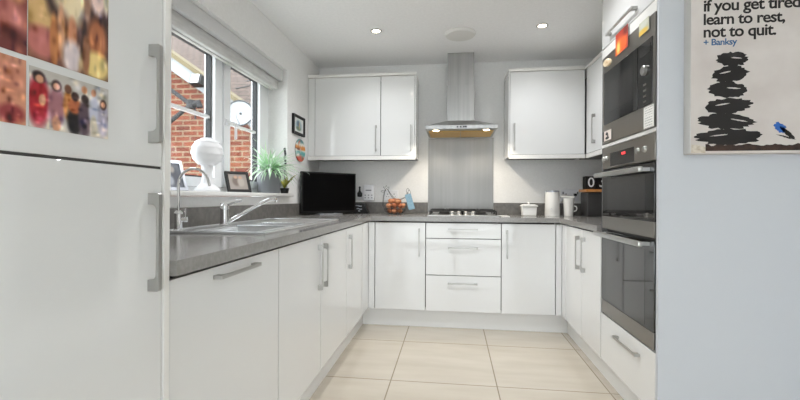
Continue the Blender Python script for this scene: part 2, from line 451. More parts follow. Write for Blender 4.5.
# ------------------------------------------------------------------ neighbour's house seen through the window
nh = thing('neighbour_house', (-4.5, 5.6, -.1), 'red brick house with a sloping white bargeboard and brown tiled roof outside the window', 'house')
sl = .685
def vz(x): return 3.16-sl*(x+4.03)
bm = prism(B(), [(-7, -.1), (-1.95, -.1), (-1.95, vz(-1.95)-.18), (-7, vz(-7)-.18)], 'y', 5.42, 5.7)
obj('brick_wall', bm, M['brick'], nh)
bm = prism(B(), [(-7, vz(-7)-.07), (-1.9, vz(-1.9)-.07), (-1.9, vz(-1.9)-.265), (-7, vz(-7)-.265)], 'y', 5.36, 5.40)
obj('bargeboard', bm, M['barge'], nh)
bm = prism(B(), [(-7, vz(-7)), (-1.85, vz(-1.85)), (-1.85, vz(-1.85)-.07), (-7, vz(-7)-.07)], 'y', 5.33, 5.7)
obj('verge', bm, M['verge'], nh)
bm = B(); t = .8
vs = [(-12, 5.72, 1.7), (0.3, 5.72, 1.7), (0.3, 12.5, 1.7+t*6.78), (-12, 12.5, 1.7+t*6.78)]
a = [bm.verts.new(p) for p in vs]; b_ = [bm.verts.new((p[0], p[1]+.12, p[2]-.15)) for p in vs]
bm.faces.new(a); bm.faces.new(b_[::-1])
for i in range(4): bm.faces.new((a[i], b_[i], b_[(i+1) % 4], a[(i+1) % 4]))
obj('roof', bm, M['rooftile'], nh)
struct('bounce_ground', box(B(), -14, 8, -12, 14, -.3, -.1), M['paving'], 'unseen paving outside, made pale to bounce daylight indoors')
# floodlight on the bargeboard
fl = thing('floodlight', (-3.48, 5.35, 2.6), 'small black floodlight fixed to the white bargeboard outside', 'light')
bm = B(); prism(bm, [(5.16, 2.60), (5.28, 2.57), (5.33, 2.70), (5.2, 2.74)], 'x', -3.56, -3.40, .01); obj('housing', bm, M['black'], fl)
bm = B(); prism(bm, [(5.148, 2.615), (5.158, 2.61), (5.196, 2.73), (5.186, 2.733)], 'x', -3.535, -3.425); obj('lens', bm, M['white_plastic'], fl)
obj('bracket', box(B(), -3.50, -3.46, 5.27, 5.358, 2.60, 2.64), M['black'], fl)
# dish
dc = Vector((-2.79, 5.1, 2.17)); dn = Vector((.25, -1, .12)).normalized()
sd = thing('satellite_dish', (-2.84, 5.3, 2.1), 'round white satellite dish with a grey rim outside the right window pane', 'satellite dish')
bm = lathe(B(), [(0, -.038), (.06, -.034), (.12, -.02), (.165, 0), (.17, .003), (.165, -.006), (.11, -.03), (0, -.048)], (0, 0, 0), 40)
rim = tube(B(), [(.17*math.cos(q*PI/20), .17*math.sin(q*PI/20), 0) for q in range(40)], .010, 8, True)
R = dn.to_track_quat('Z', 'Y').to_matrix().to_4x4(); R.translation = dc
bmesh.ops.transform(bm, matrix=R, verts=bm.verts[:]); bmesh.ops.transform(rim, matrix=R, verts=rim.verts[:])
obj('reflector', bm, M['dish'], sd); obj('rim', rim, M['gasket'], sd)
bm = tube(B(), [dc-Vector((0, 0, .15)), dc+dn*.16-Vector((0, 0, .1)), dc+dn*.2-Vector((0, 0, .04))], .008); obj('feed_arm', bm, M['dish'], sd)
bm = tube(B(), [dc-dn*.03, (-2.77, 5.28, 2.19), (-2.77, 5.30, 2.19)], .016); box(bm, -2.83, -2.71, 5.298, 5.322, 2.10, 2.27); obj('mounting_arm', bm, M['gasket'], sd)
bm = tube(B(), [(-2.74, 5.385, 2.45), (-2.74, 5.34, 2.5), (-2.74, 5.34, 2.72)], .012); tube(bm, [(-2.98, 5.34, 2.56), (-2.74, 5.34, 2.60)], .008); tube(bm, [(-2.82, 5.34, 2.66), (-2.68, 5.34, 2.67)], .008)
obj('aerial_mast', bm, M['gasket'], nh)
ab = thing('aerial_bracket', (-3.6, 5.3, 2.3), 'dark metal bracket of two converging arms on the brickwork outside the left pane', 'bracket')
J = Vector((-3.555, 5.2, 2.32))
for p in ((-4.25, 5.30, 2.79), (-4.25, 5.30, 1.88)):
    obj('arm', tube(B(), [J, p, (p[0]-.02, 5.38, p[2])], .03, 8), M['darkmetal'], ab)
bm = B(); lathe(bm, [(.055, -.05), (.055, .06)], (J.x, J.y, J.z), 16); tube(bm, [J, J+Vector((.12, 0, .02)), J+Vector((.13, 0, -.04))], .045, 10); tube(bm, [J+Vector((.06, 0, -.03)), J+Vector((.07, 0, -.2))], .012, 6)
obj('joint', bm, M['darkmetal'], ab)

# ------------------------------------------------------------------ base run, left
def base_root(name, x, y, label): return thing(name, (x, y, 0), label, 'cabinet', 'white gloss kitchen base units')
CX0 = LW+.004; CXF = XL-.05
c = base_root('base_cabinet', -1, 1.23, 'wide white gloss base front with horizontal handle, between fridge unit and sink cupboard')
carcass(c, CX0, CXF, .917, 1.553, .16, .868, '+x')
d = front_x(c, XL, 1, .915, 1.556, FZ0, FZ1); handle(d, (XL, 1.228, .832), 'y', (1, 0, 0), .25)
c = base_root('sink_cabinet', -1, 2.09, 'white gloss double-door base cupboard under the sink')
carcass(c, CX0, CXF, 1.558, 2.614, .16, .868, '+x', top=False)
d = front_x(c, XL, 1, 1.556, 2.083, FZ0, FZ1); handle(d, (XL, 2.04, .702), 'z', (1, 0, 0), .232)
d = front_x(c, XL, 1, 2.083, 2.617, FZ0, FZ1); handle(d, (XL, 2.126, .702), 'z', (1, 0, 0), .232)
c = base_root('base_cabinet', -1, 2.95, 'narrow white gloss base cupboard in the left inner corner, beyond the sink cupboard')
carcass(c, CX0, CXF, 2.619, 3.08, .16, .868, '+x')
d = front_x(c, XL, 1, 2.617, 3.085, FZ0, FZ1); handle(d, (XL, 2.665, .702), 'z', (1, 0, 0), .226)
obj('corner_post', box(B(), XL-.019, XL, 3.088, YB+.018, FZ0, FZ1, .001), M['gloss'], c)
# back run
c = base_root('base_cabinet', -.42, 3.6, 'white gloss single-door base cupboard left of the three drawers')
carcass(c, -.628, -.212, YB+.05, BW-.004, .16, .868, '-y')
d = front_y(c, YB, -.628, -.2102, FZ0, FZ1); handle(d, (-.263, YB, .70), 'z', (0, -1, 0), .226)
obj('corner_post', box(B(), XL+.002, -.6305, YB, YB+.019, FZ0, FZ1, .001), M['gloss'], c)
c = base_root('drawer_unit', .09, 3.6, 'white gloss unit of three drawers under the gas hob')
carcass(c, -.208, .388, YB+.05, BW-.004, .16, .868, '-y', top=False)
for z0, z1, hz in ((.738, FZ1, .811), (.4405, .733, .661), (FZ0, .4355, .374)):
    d = front_y(c, YB, -.2102, .3898, z0, z1, 'drawer_front'); handle(d, (.087, YB, hz), 'x', (0, -1, 0), .234)
c = base_root('base_cabinet', .6, 3.6, 'white gloss single-door base cupboard right of the three drawers')
carcass(c, .392, .803, YB+.05, BW-.004, .16, .868, '-y')
d = front_y(c, YB, .3898, .8049, FZ0, FZ1); handle(d, (.434, YB, .697), 'z', (0, -1, 0), .222)
obj('corner_post', box(B(), .8075, XR-.002, YB, YB+.019, FZ0, FZ1, .001), M['gloss'], c)
# right run
RX0 = XR+.05; RX1 = RW-.004
c = base_root('base_cabinet', 1.15, 2.85, 'white gloss double-door base cupboard between the right corner and the oven tower')
carcass(c, RX0, RX1, 2.48, 3.20, .16, .868, '-x')
d = front_x(c, XR, -1, 2.478, 2.823, FZ0, FZ1); handle(d, (XR, 2.765, .70), 'z', (-1, 0, 0), .226)
d = front_x(c, XR, -1, 2.823, 3.208, FZ0, FZ1); handle(d, (XR, 2.885, .70), 'z', (-1, 0, 0), .226)
obj('corner_post', box(B(), XR, XR+.019, 3.211, YB+.018, FZ0, FZ1, .001), M['gloss'], c)
# dark strips standing for the shade in the gaps between fronts
def gap_shade_x(parent, X, sgn, y): obj('gap_shade', box(B(), X-sgn*.0025, X-sgn*.016, y-.0026, y+.0026, FZ0, FZ1), M['gapshade'], parent)
def gap_shade_y(parent, x0, x1, z0=FZ0, z1=FZ1): obj('gap_shade', box(B(), x0, x1, YB+.0025, YB+.016, z0, z1), M['gapshade'], parent)
BASE = {}
for o_ in [q for q in bpy.data.objects if q.parent is None and q.get('group') == 'white gloss kitchen base units']: BASE[o_['label']] = o_
def bu(word): return next(v for k, v in BASE.items() if word in k)
gap_shade_x(bu('double-door base cupboard under'), XL, 1, 1.556); gap_shade_x(bu('double-door base cupboard under'), XL, 1, 2.083)
gap_shade_x(bu('left inner corner'), XL, 1, 2.617)
gap_shade_x(bu('double-door base cupboard between'), XR, -1, 2.823)
# plinths
rec = .058
struct('baseboard_left', box(B(), XL-rec-.016, XL-rec, .3, YB+rec+.016, 0, .148), M['plinth'], 'pale grey plinth under the left units')
struct('baseboard_back', box(B(), XL-rec+.001, XR+rec-.001, YB+rec, YB+rec+.016, 0, .148), M['plinth'], 'pale grey plinth under the back units')
struct('baseboard_right', box(B(), XR+rec, XR+rec+.016, 1.84, YB+rec+.016, 0, .148), M['plinth'], 'pale grey plinth under the right units')

# ------------------------------------------------------------------ worktop
w = thing('worktop', (-1, 2.2, WU), 'grey stone-effect U-shaped worktop with upstand', 'worktop')
SX0, SX1, SY0, SY1 = -1.215, -.775, 1.60, 2.64
x_in, y_in, xr_in = XL+OV, YB-OV, XR-OV
bm = cells(B(), [LW+.002, SX0, SX1, x_in, xr_in, RW-.002], [.914, SY0, SY1, 2.479, y_in, BW-.002] if False else sorted([.914, SY0, SY1, 2.479, y_in, BW-.002]),
      lambda x, y: (x < x_in or y > y_in or (x > xr_in and y > 2.479)) and not (SX0 < x < SX1 and SY0 < y < SY1), WU, WT, 'xyz')
obj('slab', bm, M['worktop'], w)
ut = .016
obj('upstand', box(B(), LW+.001, LW+ut, .914, BW-.001, WT, 1.01, .001), M['upstand'], w)
bm = box(B(), LW+ut, -.228, BW-ut, BW-.001, WT, 1.018, .001); obj('upstand', bm, M['upstand'], w)
bm = box(B(), .386, RW-.002, BW-ut, BW-.001, WT, 1.018, .001); obj('upstand', bm, M['upstand'], w)
obj('upstand', box(B(), RW-ut, RW-.001, 2.48, BW-ut, WT, 1.01, .001), M['upstand'], w)

# ------------------------------------------------------------------ sink and taps
sk = thing('sink', (-1, 2.12, WT), 'stainless steel inset sink with drainer under the window', 'sink')
KX0, KX1, KY0, KY1 = -1.24, -.752, 1.575, 2.665
b1 = (-1.11, -.82, 1.645, 2.01); b2 = (-1.07, -.82, 2.055, 2.215)
def inb(x, y, b): return b[0] < x < b[1] and b[2] < y < b[3]
xs = sorted({KX0, KX1, b1[0], b1[1], b2[0]}); ys = sorted({KY0, KY1, b1[2], b1[3], b2[2], b2[3]})
bm = cells(B(), xs, ys, lambda x, y: not inb(x, y, b1) and not inb(x, y, b2), WT+.0005, WT+.004, 'xyz')
# raised lip all round
for k in range(1):
    r = .005
    tube(bm, [(KX0+.004, KY0+.004, WT+.005), (KX1-.004, KY0+.004, WT+.005), (KX1-.004, KY1-.004, WT+.005), (KX0+.004, KY1-.004, WT+.005)], r, 8, True)
obj('rim', bm, M['sink'], sk)
def bowl(b, depth, name):
    bm = B(); x0, x1, y0, y1 = b; t = .0015; z1 = WT+.003; z0 = z1-depth; k = .03
    top = [(x0, y0), (x1, y0), (x1, y1), (x0, y1)]; bot = [(x0+k, y0+k), (x1-k, y0+k), (x1-k, y1-k), (x0+k, y1-k)]
    a = [bm.verts.new((*p, z1)) for p in top]; m_ = [bm.verts.new((*p, z0+.02)) for p in [(q[0]*.8+p2[0]*.2, q[1]*.8+p2[1]*.2) for q, p2 in zip(bot, top)]]; c_ = [bm.verts.new((*p, z0)) for p in bot]
    for i in range(4):
        j = (i+1) % 4
        bm.faces.new((a[i], a[j], m_[j], m_[i])); bm.faces.new((m_[i], m_[j], c_[j], c_[i]))
    bm.faces.new(c_)
    bmesh.ops.recalc_face_normals(bm, faces=bm.faces[:]); bmesh.ops.reverse_faces(bm, faces=bm.faces[:])
    o = obj(name, bm, M['sink'], sk)
    bm = lathe(B(), [(0, 0), (.03, 0), (.036, .003), (.04, .002), (.04, 0)], ((x0+x1)/2, (y0+y1)/2, z0+.001), 24); obj('waste', bm, M['chrome'], o)
bowl(b1, .16, 'bowl'); bowl(b2, .10, 'half_bowl')
bm = B()
for k in range(9):
    x = -1.10+.033*k; tube(bm, [(x, 2.255, WT+.004), (x, 2.275, WT+.0065), (x, 2.58, WT+.0065), (x, 2.60, WT+.004)], .0055, 6)
obj('drainer_ribs', bm, M['sink'], sk)
bm = tube(B(), [(b1[0], b1[2], WT+.004), (b1[1], b1[2], WT+.004), (b1[1], b1[3], WT+.004), (b1[0], b1[3], WT+.004)], .004, 6, True)
tube(bm, [(b2[0], b2[2], WT+.004), (b2[1], b2[2], WT+.004), (b2[1], b2[3], WT+.004), (b2[0], b2[3], WT+.004)], .004, 6, True)
obj('bowl_edge', bm, M['sink'], sk)

tp = thing('mixer_tap', (-1.165, 1.985, WT+.0045), 'chrome single-lever mixer tap with a long slanting spout', 'tap')
tx, ty, tz = -1.165, 1.985, WT+.0045
obj('body', lathe(B(), [(.026, 0), (.026, .006), (.023, .01), (.022, .085), (.024, .088), (.023, .105), (.012, .116), (0, .118)], (tx, ty, tz), 28), M['chrome'], tp)
bm = tube(B(), spline([(tx+.012, ty+.012, tz+.02), (tx+.06, ty+.07, tz+.06), (tx+.13, ty+.155, tz+.118), (tx+.165, ty+.195, tz+.138), (tx+.18, ty+.212, tz+.136), (tx+.183, ty+.215, tz+.122)], 6), .0095, 12)
obj('spout', bm, M['chrome'], tp)
bm = tube(B(), [(tx-.012, ty-.012, tz+.106), (tx+.012, ty+.012, tz+.116), (tx+.05, ty+.045, tz+.128), (tx+.062, ty+.055, tz+.131)], [.011, .012, .008, .006], 12)
obj('lever', bm, M['chrome'], tp)
ft = thing('filter_tap', (-1.177, 1.64, WT+.004), 'slim chrome swan-neck filter tap beside the fridge end of the sink', 'tap')
fx, fy, fz = -1.177, 1.64, WT+.0045
obj('body', lathe(B(), [(.02, 0), (.02, .005), (.016, .008), (.016, .075), (.018, .078), (.012, .088), (.007, .09)], (fx, fy, fz), 24), M['chrome'], ft)
arc = [(fx, fy, fz+.085), (fx, fy, fz+.19)]
for k in range(0, 13):
    q = PI-k/12*PI*.9; arc.append((fx+.066+.066*math.cos(q), fy+.012*(k/12), fz+.205+.066*math.sin(q)))
arc.append((arc[-1][0]+.008, fy+.013, arc[-1][2]-.028))
obj('spout', tube(B(), arc, .0058, 10), M['chrome'], ft)
bm = tube(B(), [(fx, fy, fz+.05), (fx+.035, fy+.012, fz+.05)], .011, 12); tube(bm, [(fx+.027, fy+.01, fz+.05), (fx+.027, fy+.01, fz+.098)], .004, 8)
obj('lever', bm, M['chrome'], ft)

# ------------------------------------------------------------------ tall fridge housing, left
tf = thing('tall_fridge_housing', (-1, .6, 0), 'tall white gloss integrated fridge unit at the left edge with photos on it', 'fridge')
carcass(tf, CX0, -.70, .31, .888, .16, 2.2, '+x', shelves=(1.12,))
FXP = -.68
d = obj('upper_door', box(B(), FXP-.02, FXP, .313, .889, 1.1345, 2.19, .002), M['gloss'], tf); handle(d, (FXP, .849, 1.297), 'z', (1, 0, 0), .222)
d = obj('lower_door', box(B(), FXP-.02, FXP, .313, .889, .150, 1.1295, .002), M['gloss'], tf); handle(d, (FXP, .849, .962), 'z', (1, 0, 0), .222)
obj('gap_shade', box(B(), FXP-.016, FXP-.002, .316, .886, 1.1297, 1.1343), M['gapshade'], tf)  # dark strip painted as the shade between the two fridge doors
obj('end_panel', box(B(), LW+.003, FXP+.004, .892, .911, 0, 2.25, .001), M['trimwhite'], tf)

SK = (206, 150, 118); 
def rnd_people(n, cols, y0=.05, y1=.85, head=.06, seed=1):
    r = random.Random(seed); L = []
    for i in range(n):
        x = (i+.55)/n+r.uniform(-.02, .02); c_ = cols[i % len(cols)]; top = y1-r.uniform(0, .18)
        L.append((x, (y0+top)/2-.06, .36/n, (top-y0)/2, c_)); L.append((x-.3/n, (y0+top)/2, .1/n, .2, SK)); L.append((x, top, .2/n, head*1.3, (70, 44, 34))); L.append((x+.01, top-.02, .15/n, head, SK))
    return L
def busy(fn, seed, amp=58, n=170, lo=.015, hi=.05):
    r = random.Random(seed)
    D = [(r.random(), r.random(), r.uniform(lo, hi), r.uniform(lo, hi)*1.5, r.uniform(-1, 1), r.uniform(-.4, .4)) for _ in range(n)]
    def g(a, b):
        c = list(fn(a, b))
        for x, y, rx, ry, k, w_ in D:
            d = ((a-x)/rx)**2+((b-y)/ry)**2
            if d < 4:
                e = math.exp(-d)*amp*k; c = [c[0]+e*(1+w_*.3), c[1]+e*.9, c[2]+e*(.8-w_)]
        return tuple(max(0, min(255, q)) for q in c)
    return g
def photo(y0, y1, z0, z1, fn, label):
    fn = busy(fn, int(y0*1000+z0*777))
    bm = print_mesh((FXP+.0003, y0, z0), (0, 1, 0), (0, 0, 1), y1-y0, z1-z0, 72, 54, fn, .0012, (1, 0, 0))
    return obj('photo_print', bm, M['print'], None, label, 'photo', 'photos on the fridge door')
L = [(.12, .9, .2, .2, (96, 40, 36)), (.1, .42, .22, .16, (214, 176, 120)), (.16, .16, .2, .14, (190, 112, 104)), (.3, .7, .13, .28, (50, 30, 28)), (.85, .5, .3, .6, (60, 36, 32)),
     (.38, .75, .15, .24, (236, 214, 182)), (.52, .72, .14, .28, (240, 222, 184)), (.36, .98, .1, .06, (190, 130, 96)), (.53, .98, .1, .06, (60, 38, 30)), (.36, .34, .05, .22, (214, 160, 126)), (.5, .34, .06, .16, (206, 140, 104)), (.5, .12, .12, .16, (214, 200, 202)),
     (.28, .2, .05, .25, (192, 124, 72)), (.7, .8, .05, .3, (150, 112, 90)), (.84, .85, .12, .2, (232, 204, 196)), (.8, .98, .04, .12, (180, 72, 52)), (.9, .97, .04, .12, (190, 80, 56)), (.84, .38, .14, .22, (168, 100, 60)), (.82, .12, .2, .14, (232, 206, 134)), (.68, .2, .05, .2, (150, 100, 70)), (.97, .9, .05, .2, (226, 214, 180))]
photo(.5785, .733, 1.2915, 1.48, blobs((120, 78, 60), L, .5), 'photo print of people in cream clothes, upper right of the fridge photos')
L = [(.3, .8, .4, .35, (92, 32, 34)), (.6, .55, .35, .2, (220, 180, 110)), (.3, .4, .3, .2, (60, 32, 30)), (.7, .25, .3, .2, (196, 120, 112)), (.85, .05, .2, .15, (110, 50, 46)), (.2, .1, .2, .16, (214, 148, 120))]
photo(.43, .5765, 1.2905, 1.48, blobs((130, 64, 54), L, .5), 'dark red and gold photo print, upper left of the fridge photos')
def bgw(a, b): return (206-20*b, 200-18*b, 192-16*b)
L = [(.1, .45, .12, .42, (168, 26, 40)), (.1, .85, .07, .1, (48, 30, 30)), (.11, .82, .045, .07, SK), (.14, .48, .04, .1, SK), (.3, .42, .1, .36, (160, 108, 116)), (.3, .78, .06, .1, (58, 36, 32)), (.3, .77, .04, .06, SK), (.3, .12, .05, .14, SK),
     (.44, .5, .06, .26, (206, 140, 80)), (.44, .78, .045, .08, (110, 70, 50)), (.53, .25, .1, .28, (28, 22, 24)), (.53, .5, .09, .14, (190, 108, 66)), (.53, .68, .05, .08, (60, 36, 30)), (.66, .32, .09, .36, (92, 74, 84)), (.66, .68, .05, .08, (50, 34, 32)), (.65, .85, .04, .07, SK),
     (.79, .5, .08, .3, (196, 198, 214)), (.78, .2, .05, .2, (206, 196, 176)), (.78, .84, .035, .07, SK), (.92, .36, .08, .34, (178, 172, 190)), (.92, .66, .05, .1, (70, 42, 38)), (.92, .66, .03, .06, SK)]
photo(.5805, .734, 1.178, 1.277, blobs(bgw, L, .45), 'wide photo print of seven people standing in a row, one in red, on the fridge')
L = [(.4, .75, .3, .2, (226, 190, 160)), (.5, .4, .5, .2, (206, 140, 112)), (.8, .7, .2, .25, (196, 128, 104)), (.3, .2, .4, .16, (218, 160, 130)), (.85, .15, .14, .14, (150, 60, 60)), (.2, .8, .2, .2, (210, 150, 120))]
photo(.43, .5755, 1.178, 1.282, blobs((208, 150, 122), L, .6), 'peach toned photo print, lower left of the fridge photos')

# ------------------------------------------------------------------ upper cupboards
UZ0, UZ1, UY = 1.438, 2.143, 3.60
c = thing('wall_cabinet', (-.8, 3.75, 1.40), 'white gloss double wall cupboard in the left corner above the television', 'cabinet', 'white gloss wall cupboards')
carcass(c, LW+.004, -.329, UY+.04, BW-.003, UZ0-.02, UZ1+.015, '-y', legs=False)
obj('filler_panel', box(B(), LW+.004, -1.2435, UY, UY+.019, UZ0, UZ1, .001), M['gloss'], c)
d = front_y(c, UY, -1.243, -.634, UZ0, UZ1); handle(d, (-.676, UY, 1.59), 'z', (0, -1, 0), .232)
d = front_y(c, UY, -.634, -.328, UZ0, UZ1); handle(d, (-.363, UY, 1.59), 'z', (0, -1, 0), .232)
obj('cornice', box(B(), LW+.004, -.318, UY-.012, BW-.003, UZ1+.003, UZ1+.03, .004), M['trimwhite'], c)
obj('light_pelmet', box(B(), LW+.004, -.322, UY-.006, UY+.016, UZ0-.038, UZ0-.003, .002), M['trimwhite'], c)
obj('end_panel', box(B(), -.328, -.319, UY+.001, BW-.003, UZ0-.02, UZ1+.002), M['gloss'], c)
c = thing('wall_cabinet', (.8, 3.75, 1.40), 'white gloss single-door wall cupboard right of the cooker hood', 'cabinet', 'white gloss wall cupboards')
carcass(c, .488, 1.10, UY+.04, BW-.003, UZ0-.02, UZ1+.015, '-y', legs=False)
d = front_y(c, UY, .488, 1.1055, UZ0, UZ1); handle(d, (.527, UY, 1.588), 'z', (0, -1, 0), .232)
obj('cornice', box(B(), .476, 1.105, UY-.012, BW-.003, UZ1+.003, UZ1+.03, .004), M['trimwhite'], c)
obj('light_pelmet', box(B(), .482, 1.108, UY-.006, UY+.016, UZ0-.038, UZ0-.003, .002), M['trimwhite'], c)
obj('end_panel', box(B(), .479, .4875, UY+.001, BW-.003, UZ0-.02, UZ1+.002), M['gloss'], c)
UX = 1.112
c = thing('wall_cabinet', (1.3, 3.1, 1.40), 'white gloss wall cupboard on the right wall, half hidden by the oven tower', 'cabinet', 'white gloss wall cupboards')
carcass(c, UX+.04, RW-.003, 2.50, BW-.006, UZ0-.02, UZ1+.015, '-x', legs=False)
d = front_x(c, UX, -1, 3.06, UY-.006, UZ0, UZ1); handle(d, (UX, 3.385, 1.615), 'z', (-1, 0, 0), .232)
front_x(c, UX, -1, 2.49, 3.06, UZ0, UZ1)
obj('cornice', box(B(), 1.108, RW-.003, 2.49, BW-.006, UZ1+.003, UZ1+.03, .004), M['trimwhite'], c)
obj('light_pelmet', box(B(), UX-.002, UX+.017, 2.49, UY-.01, UZ0-.038, UZ0-.003, .002), M['trimwhite'], c)

# ------------------------------------------------------------------ hood, splashback, hob
hx0, hx1 = -.222, .368; hY0 = 3.425; hB = BW-.003; hz = 1.637
h = thing('cooker_hood', (.073, 3.7, hz), 'stainless steel chimney cooker hood with two lit lamps', 'cooker hood')
bm = B()
# canopy shell: lip + sloping top, open underside plate with recess
lip = .03; cx0, cx1 = -.048, .19; cy0 = 3.63; zt = 1.742
ring0 = [(hx0, hY0, hz), (hx1, hY0, hz), (hx1, hB, hz), (hx0, hB, hz)]
ring1 = [(p[0], p[1], hz+lip) for p in ring0]
ring2 = [(cx0, cy0, zt), (cx1, cy0, zt), (cx1, hB, zt), (cx0, hB, zt)]
rs = [[bm.verts.new(p) for p in r] for r in (ring0, ring1, ring2)]
for a_, b_ in zip(rs, rs[1:]):
    for i in range(4): bm.faces.new((a_[i], a_[(i+1) % 4], b_[(i+1) % 4], b_[i]))
bm.faces.new(rs[2]); bm.faces.new(rs[0][::-1])
bmesh.ops.recalc_face_normals(bm, faces=bm.faces[:])
obj('canopy', bm, M['steel2'], h)
bm = box(B(), cx0, cx1, cy0, hB, zt-.002, 2.05, .002); obj('lower_chimney', bm, M['steel2'], h)
bm = box(B(), cx0+.004, cx1-.004, cy0+.004, hB, 2.04, CZ-.001, .002); obj('upper_chimney', bm, M['steel2'], h)
for a_, b_ in ((hx0+.02, .071), (.075, hx1-.02)):
    obj('grease_filter', box(B(), a_, b_, hY0+.11, hB-.03, hz-.006, hz-.0005, .002), M['filter'], h)
for x in (hx0+.085, hx1-.085):
    bm = lathe(B(), [(.034, 0), (.034, -.003), (.027, -.004), (.027, 0)], (x, hY0+.06, hz-.0005), 24); r_ = obj('lamp_ring', bm, M['steel'], h)
    obj('lens', lathe(B(), [(.026, 0), (.026, -.0045), (0, -.0055)], (x, hY0+.06, hz-.0005), 24), M['hoodled'], r_)
for k, x in enumerate((.035, .06, .085, .103)):
    obj('button', box(B(), x, x+.016, hY0-.004, hY0+.004, hz+.009, hz+.022, .001), M['black'], h)
obj('splashback', box(B(), -.226, .384, BW-.008, BW-.001, .93, 1.628, .001), M['splash'], None, 'brushed stainless steel splashback panel behind the hob', 'splashback')

hb = thing('gas_hob', (.09, 3.62, WT), 'stainless steel gas hob with black pan supports set in the worktop', 'hob')
HY0, HY1 = 3.40, 3.86; HX0, HX1 = -.205, .385
obj('hob_plate', box(B(), HX0, HX1, HY0, HY1, WT+.0005, WT+.011, .004), M['steel'], hb)
for x in (-.065, .245):
    for y, r in ((3.56, .045), (3.76, .034)):
        bm = lathe(B(), [(r+.012, 0), (r+.012, .004), (r, .008), (r, .018), (r*.85, .022), (0, .023)], (x, y, WT+.011), 24); obj('burner', bm, M['iron'], hb)
for x0, x1 in ((-.185, .087), (.093, .365)):
    bm = B(); z = WT+.042; r = .0055
    y0, y1 = 3.475, 3.845
    tube(bm, [(x0, y0, z), (x1, y0, z), (x1, y1, z), (x0, y1, z)], r, 6, True)
    xm = (x0+x1)/2
    for y in (3.56, 3.76):
        box(bm, x0, xm-.02, y-.004, y+.004, z-.004, z+.012); box(bm, xm+.02, x1, y-.004, y+.004, z-.004, z+.012)
        box(bm, xm-.004, xm+.004, y+.02, y+.075, z-.004, z+.012); box(bm, xm-.004, xm+.004, y-.075, y-.02, z-.004, z+.012)
    for x in (x0, x1):
        for y in (y0, y1, 3.66): box(bm, x-.006, x+.006, y-.006, y+.006, WT+.011, z)
    obj('pan_support', bm, M['iron'], hb)
for k in range(4):
    obj('knob', lathe(B(), [(.02, 0), (.021, .004), (.018, .007), (.017, .026), (.014, .029), (0, .029)], (.0+.058*k, 3.44, WT+.011), 20), M['handle'], hb)
obj('pan_lid_rest', box(B(), .40, .47, 3.42, 3.60, WT+.0005, WT+.006, .002), M['ceramic'], None, 'thin pale spoon rest lying on the worktop right of the hob', 'spoon rest')

# ------------------------------------------------------------------ oven tower, right
ot = thing('oven_housing', (1.15, 2.15, 0), 'tall white gloss housing around the microwave and double oven', 'cabinet')
TY0, TY1 = 1.839, 2.476
bm = B()
box(bm, XR+.004, RX1, TY0, TY0+.005, .15, 2.22); box(bm, XR+.003, RX1, TY1-.028, TY1, .15, 2.22); box(bm, RX1-.012, RX1, TY0, TY1, .15, 2.22)
for z0, z1 in ((.405, .420), (1.349, 1.368), (1.858, 1.876), (2.2, 2.22), (.15, .168)): box(bm, XR+.021, RX1-.012, TY0+.005, TY1-.028, z0, z1)
for a_ in (1.95, 2.35):
    for b_ in (1.02, 1.36): lathe(bm, [(.02, 0), (.02, .15)], (b_, a_, 0), 10)
obj('carcass', bm, M['carcass'], ot)
obj('trim_strip', box(B(), XR, XR+.02, TY0+.005, TY1-.001, 1.3495, 1.3675, .001), M['trimwhite'], ot)
obj('trim_strip', box(B(), XR, XR+.02, TY0+.005, TY1-.001, 1.857, 1.907, .001), M['trimwhite'], ot)
d = obj('upper_door', box(B(), XR, XR+.019, TY0+.002, TY1-.001, 1.914, 2.215, .0015), M['gloss'], ot); handle(d, (XR, 2.19, 1.955), 'y', (-1, 0, 0), .33, .012)
d = obj('lower_drawer', box(B(), XR, XR+.019, TY0+.002, TY1-.001, .152, .414, .0015), M['gloss'], ot); handle(d, (XR, 2.11, .352), 'y', (-1, 0, 0), .262)
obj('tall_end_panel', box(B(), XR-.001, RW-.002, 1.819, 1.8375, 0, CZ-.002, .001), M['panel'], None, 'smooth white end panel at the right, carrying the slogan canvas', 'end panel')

AY0, AY1 = 1.846, 2.446
def face(name, y0, y1, z0, z1, d0, d1, m, parent, bev=.001): # slab whose front stands d0 proud of the fronts' plane and reaches back d1
    return obj(name, box(B(), XR-d0, XR+d1, y0, y1, z0, z1, bev), M[m], parent)
mw = thing('microwave', (1.1, 2.15, 1.37), 'built-in steel microwave with black glass door above the ovens', 'microwave')
face('body', AY0+.01, AY1-.01, 1.385, 1.84, -.02, .42, 'black', mw)
obj('surround', cells(B(), [AY0, 1.866, 2.422, AY1], [1.370, 1.474, 1.762, 1.855], lambda y, z: not (1.866 < y < 2.422 and 1.474 < z < 1.762), XR-.004, XR+.02, 'yzx'), M['ovensteel'], mw)
d = face('door', 2.008, 2.421, 1.475, 1.761, .007, .018, 'blackglass', mw)
face('door_window', 2.05, 2.345, 1.53, 1.69, .0075, .002, 'windowglass_oven', d, 0)
d = face('control_panel', 1.867, 2.004, 1.475, 1.761, .006, .018, 'blackglass', mw)
bm = lathe(B(), [(.022, 0), (.022, .010), (.019, .013), (0, .013)], (0, 0, 0), 24)
bmesh.ops.transform(bm, matrix=Matrix.Translation((XR-.006, 1.932, 1.632)) @ Matrix.Rotation(-PI/2, 4, 'Y'), verts=bm.verts[:]); obj('dial', bm, M['handle'], d)
for z in (1.565, 1.54, 1.515, 1.49): face('button', 1.92, 1.945, z, z+.008, .0085, .0, 'ovensteel', d, 0)
face('display', 1.885, 1.985, 1.70, 1.74, .0068, 0, 'windowglass_oven', d, 0)

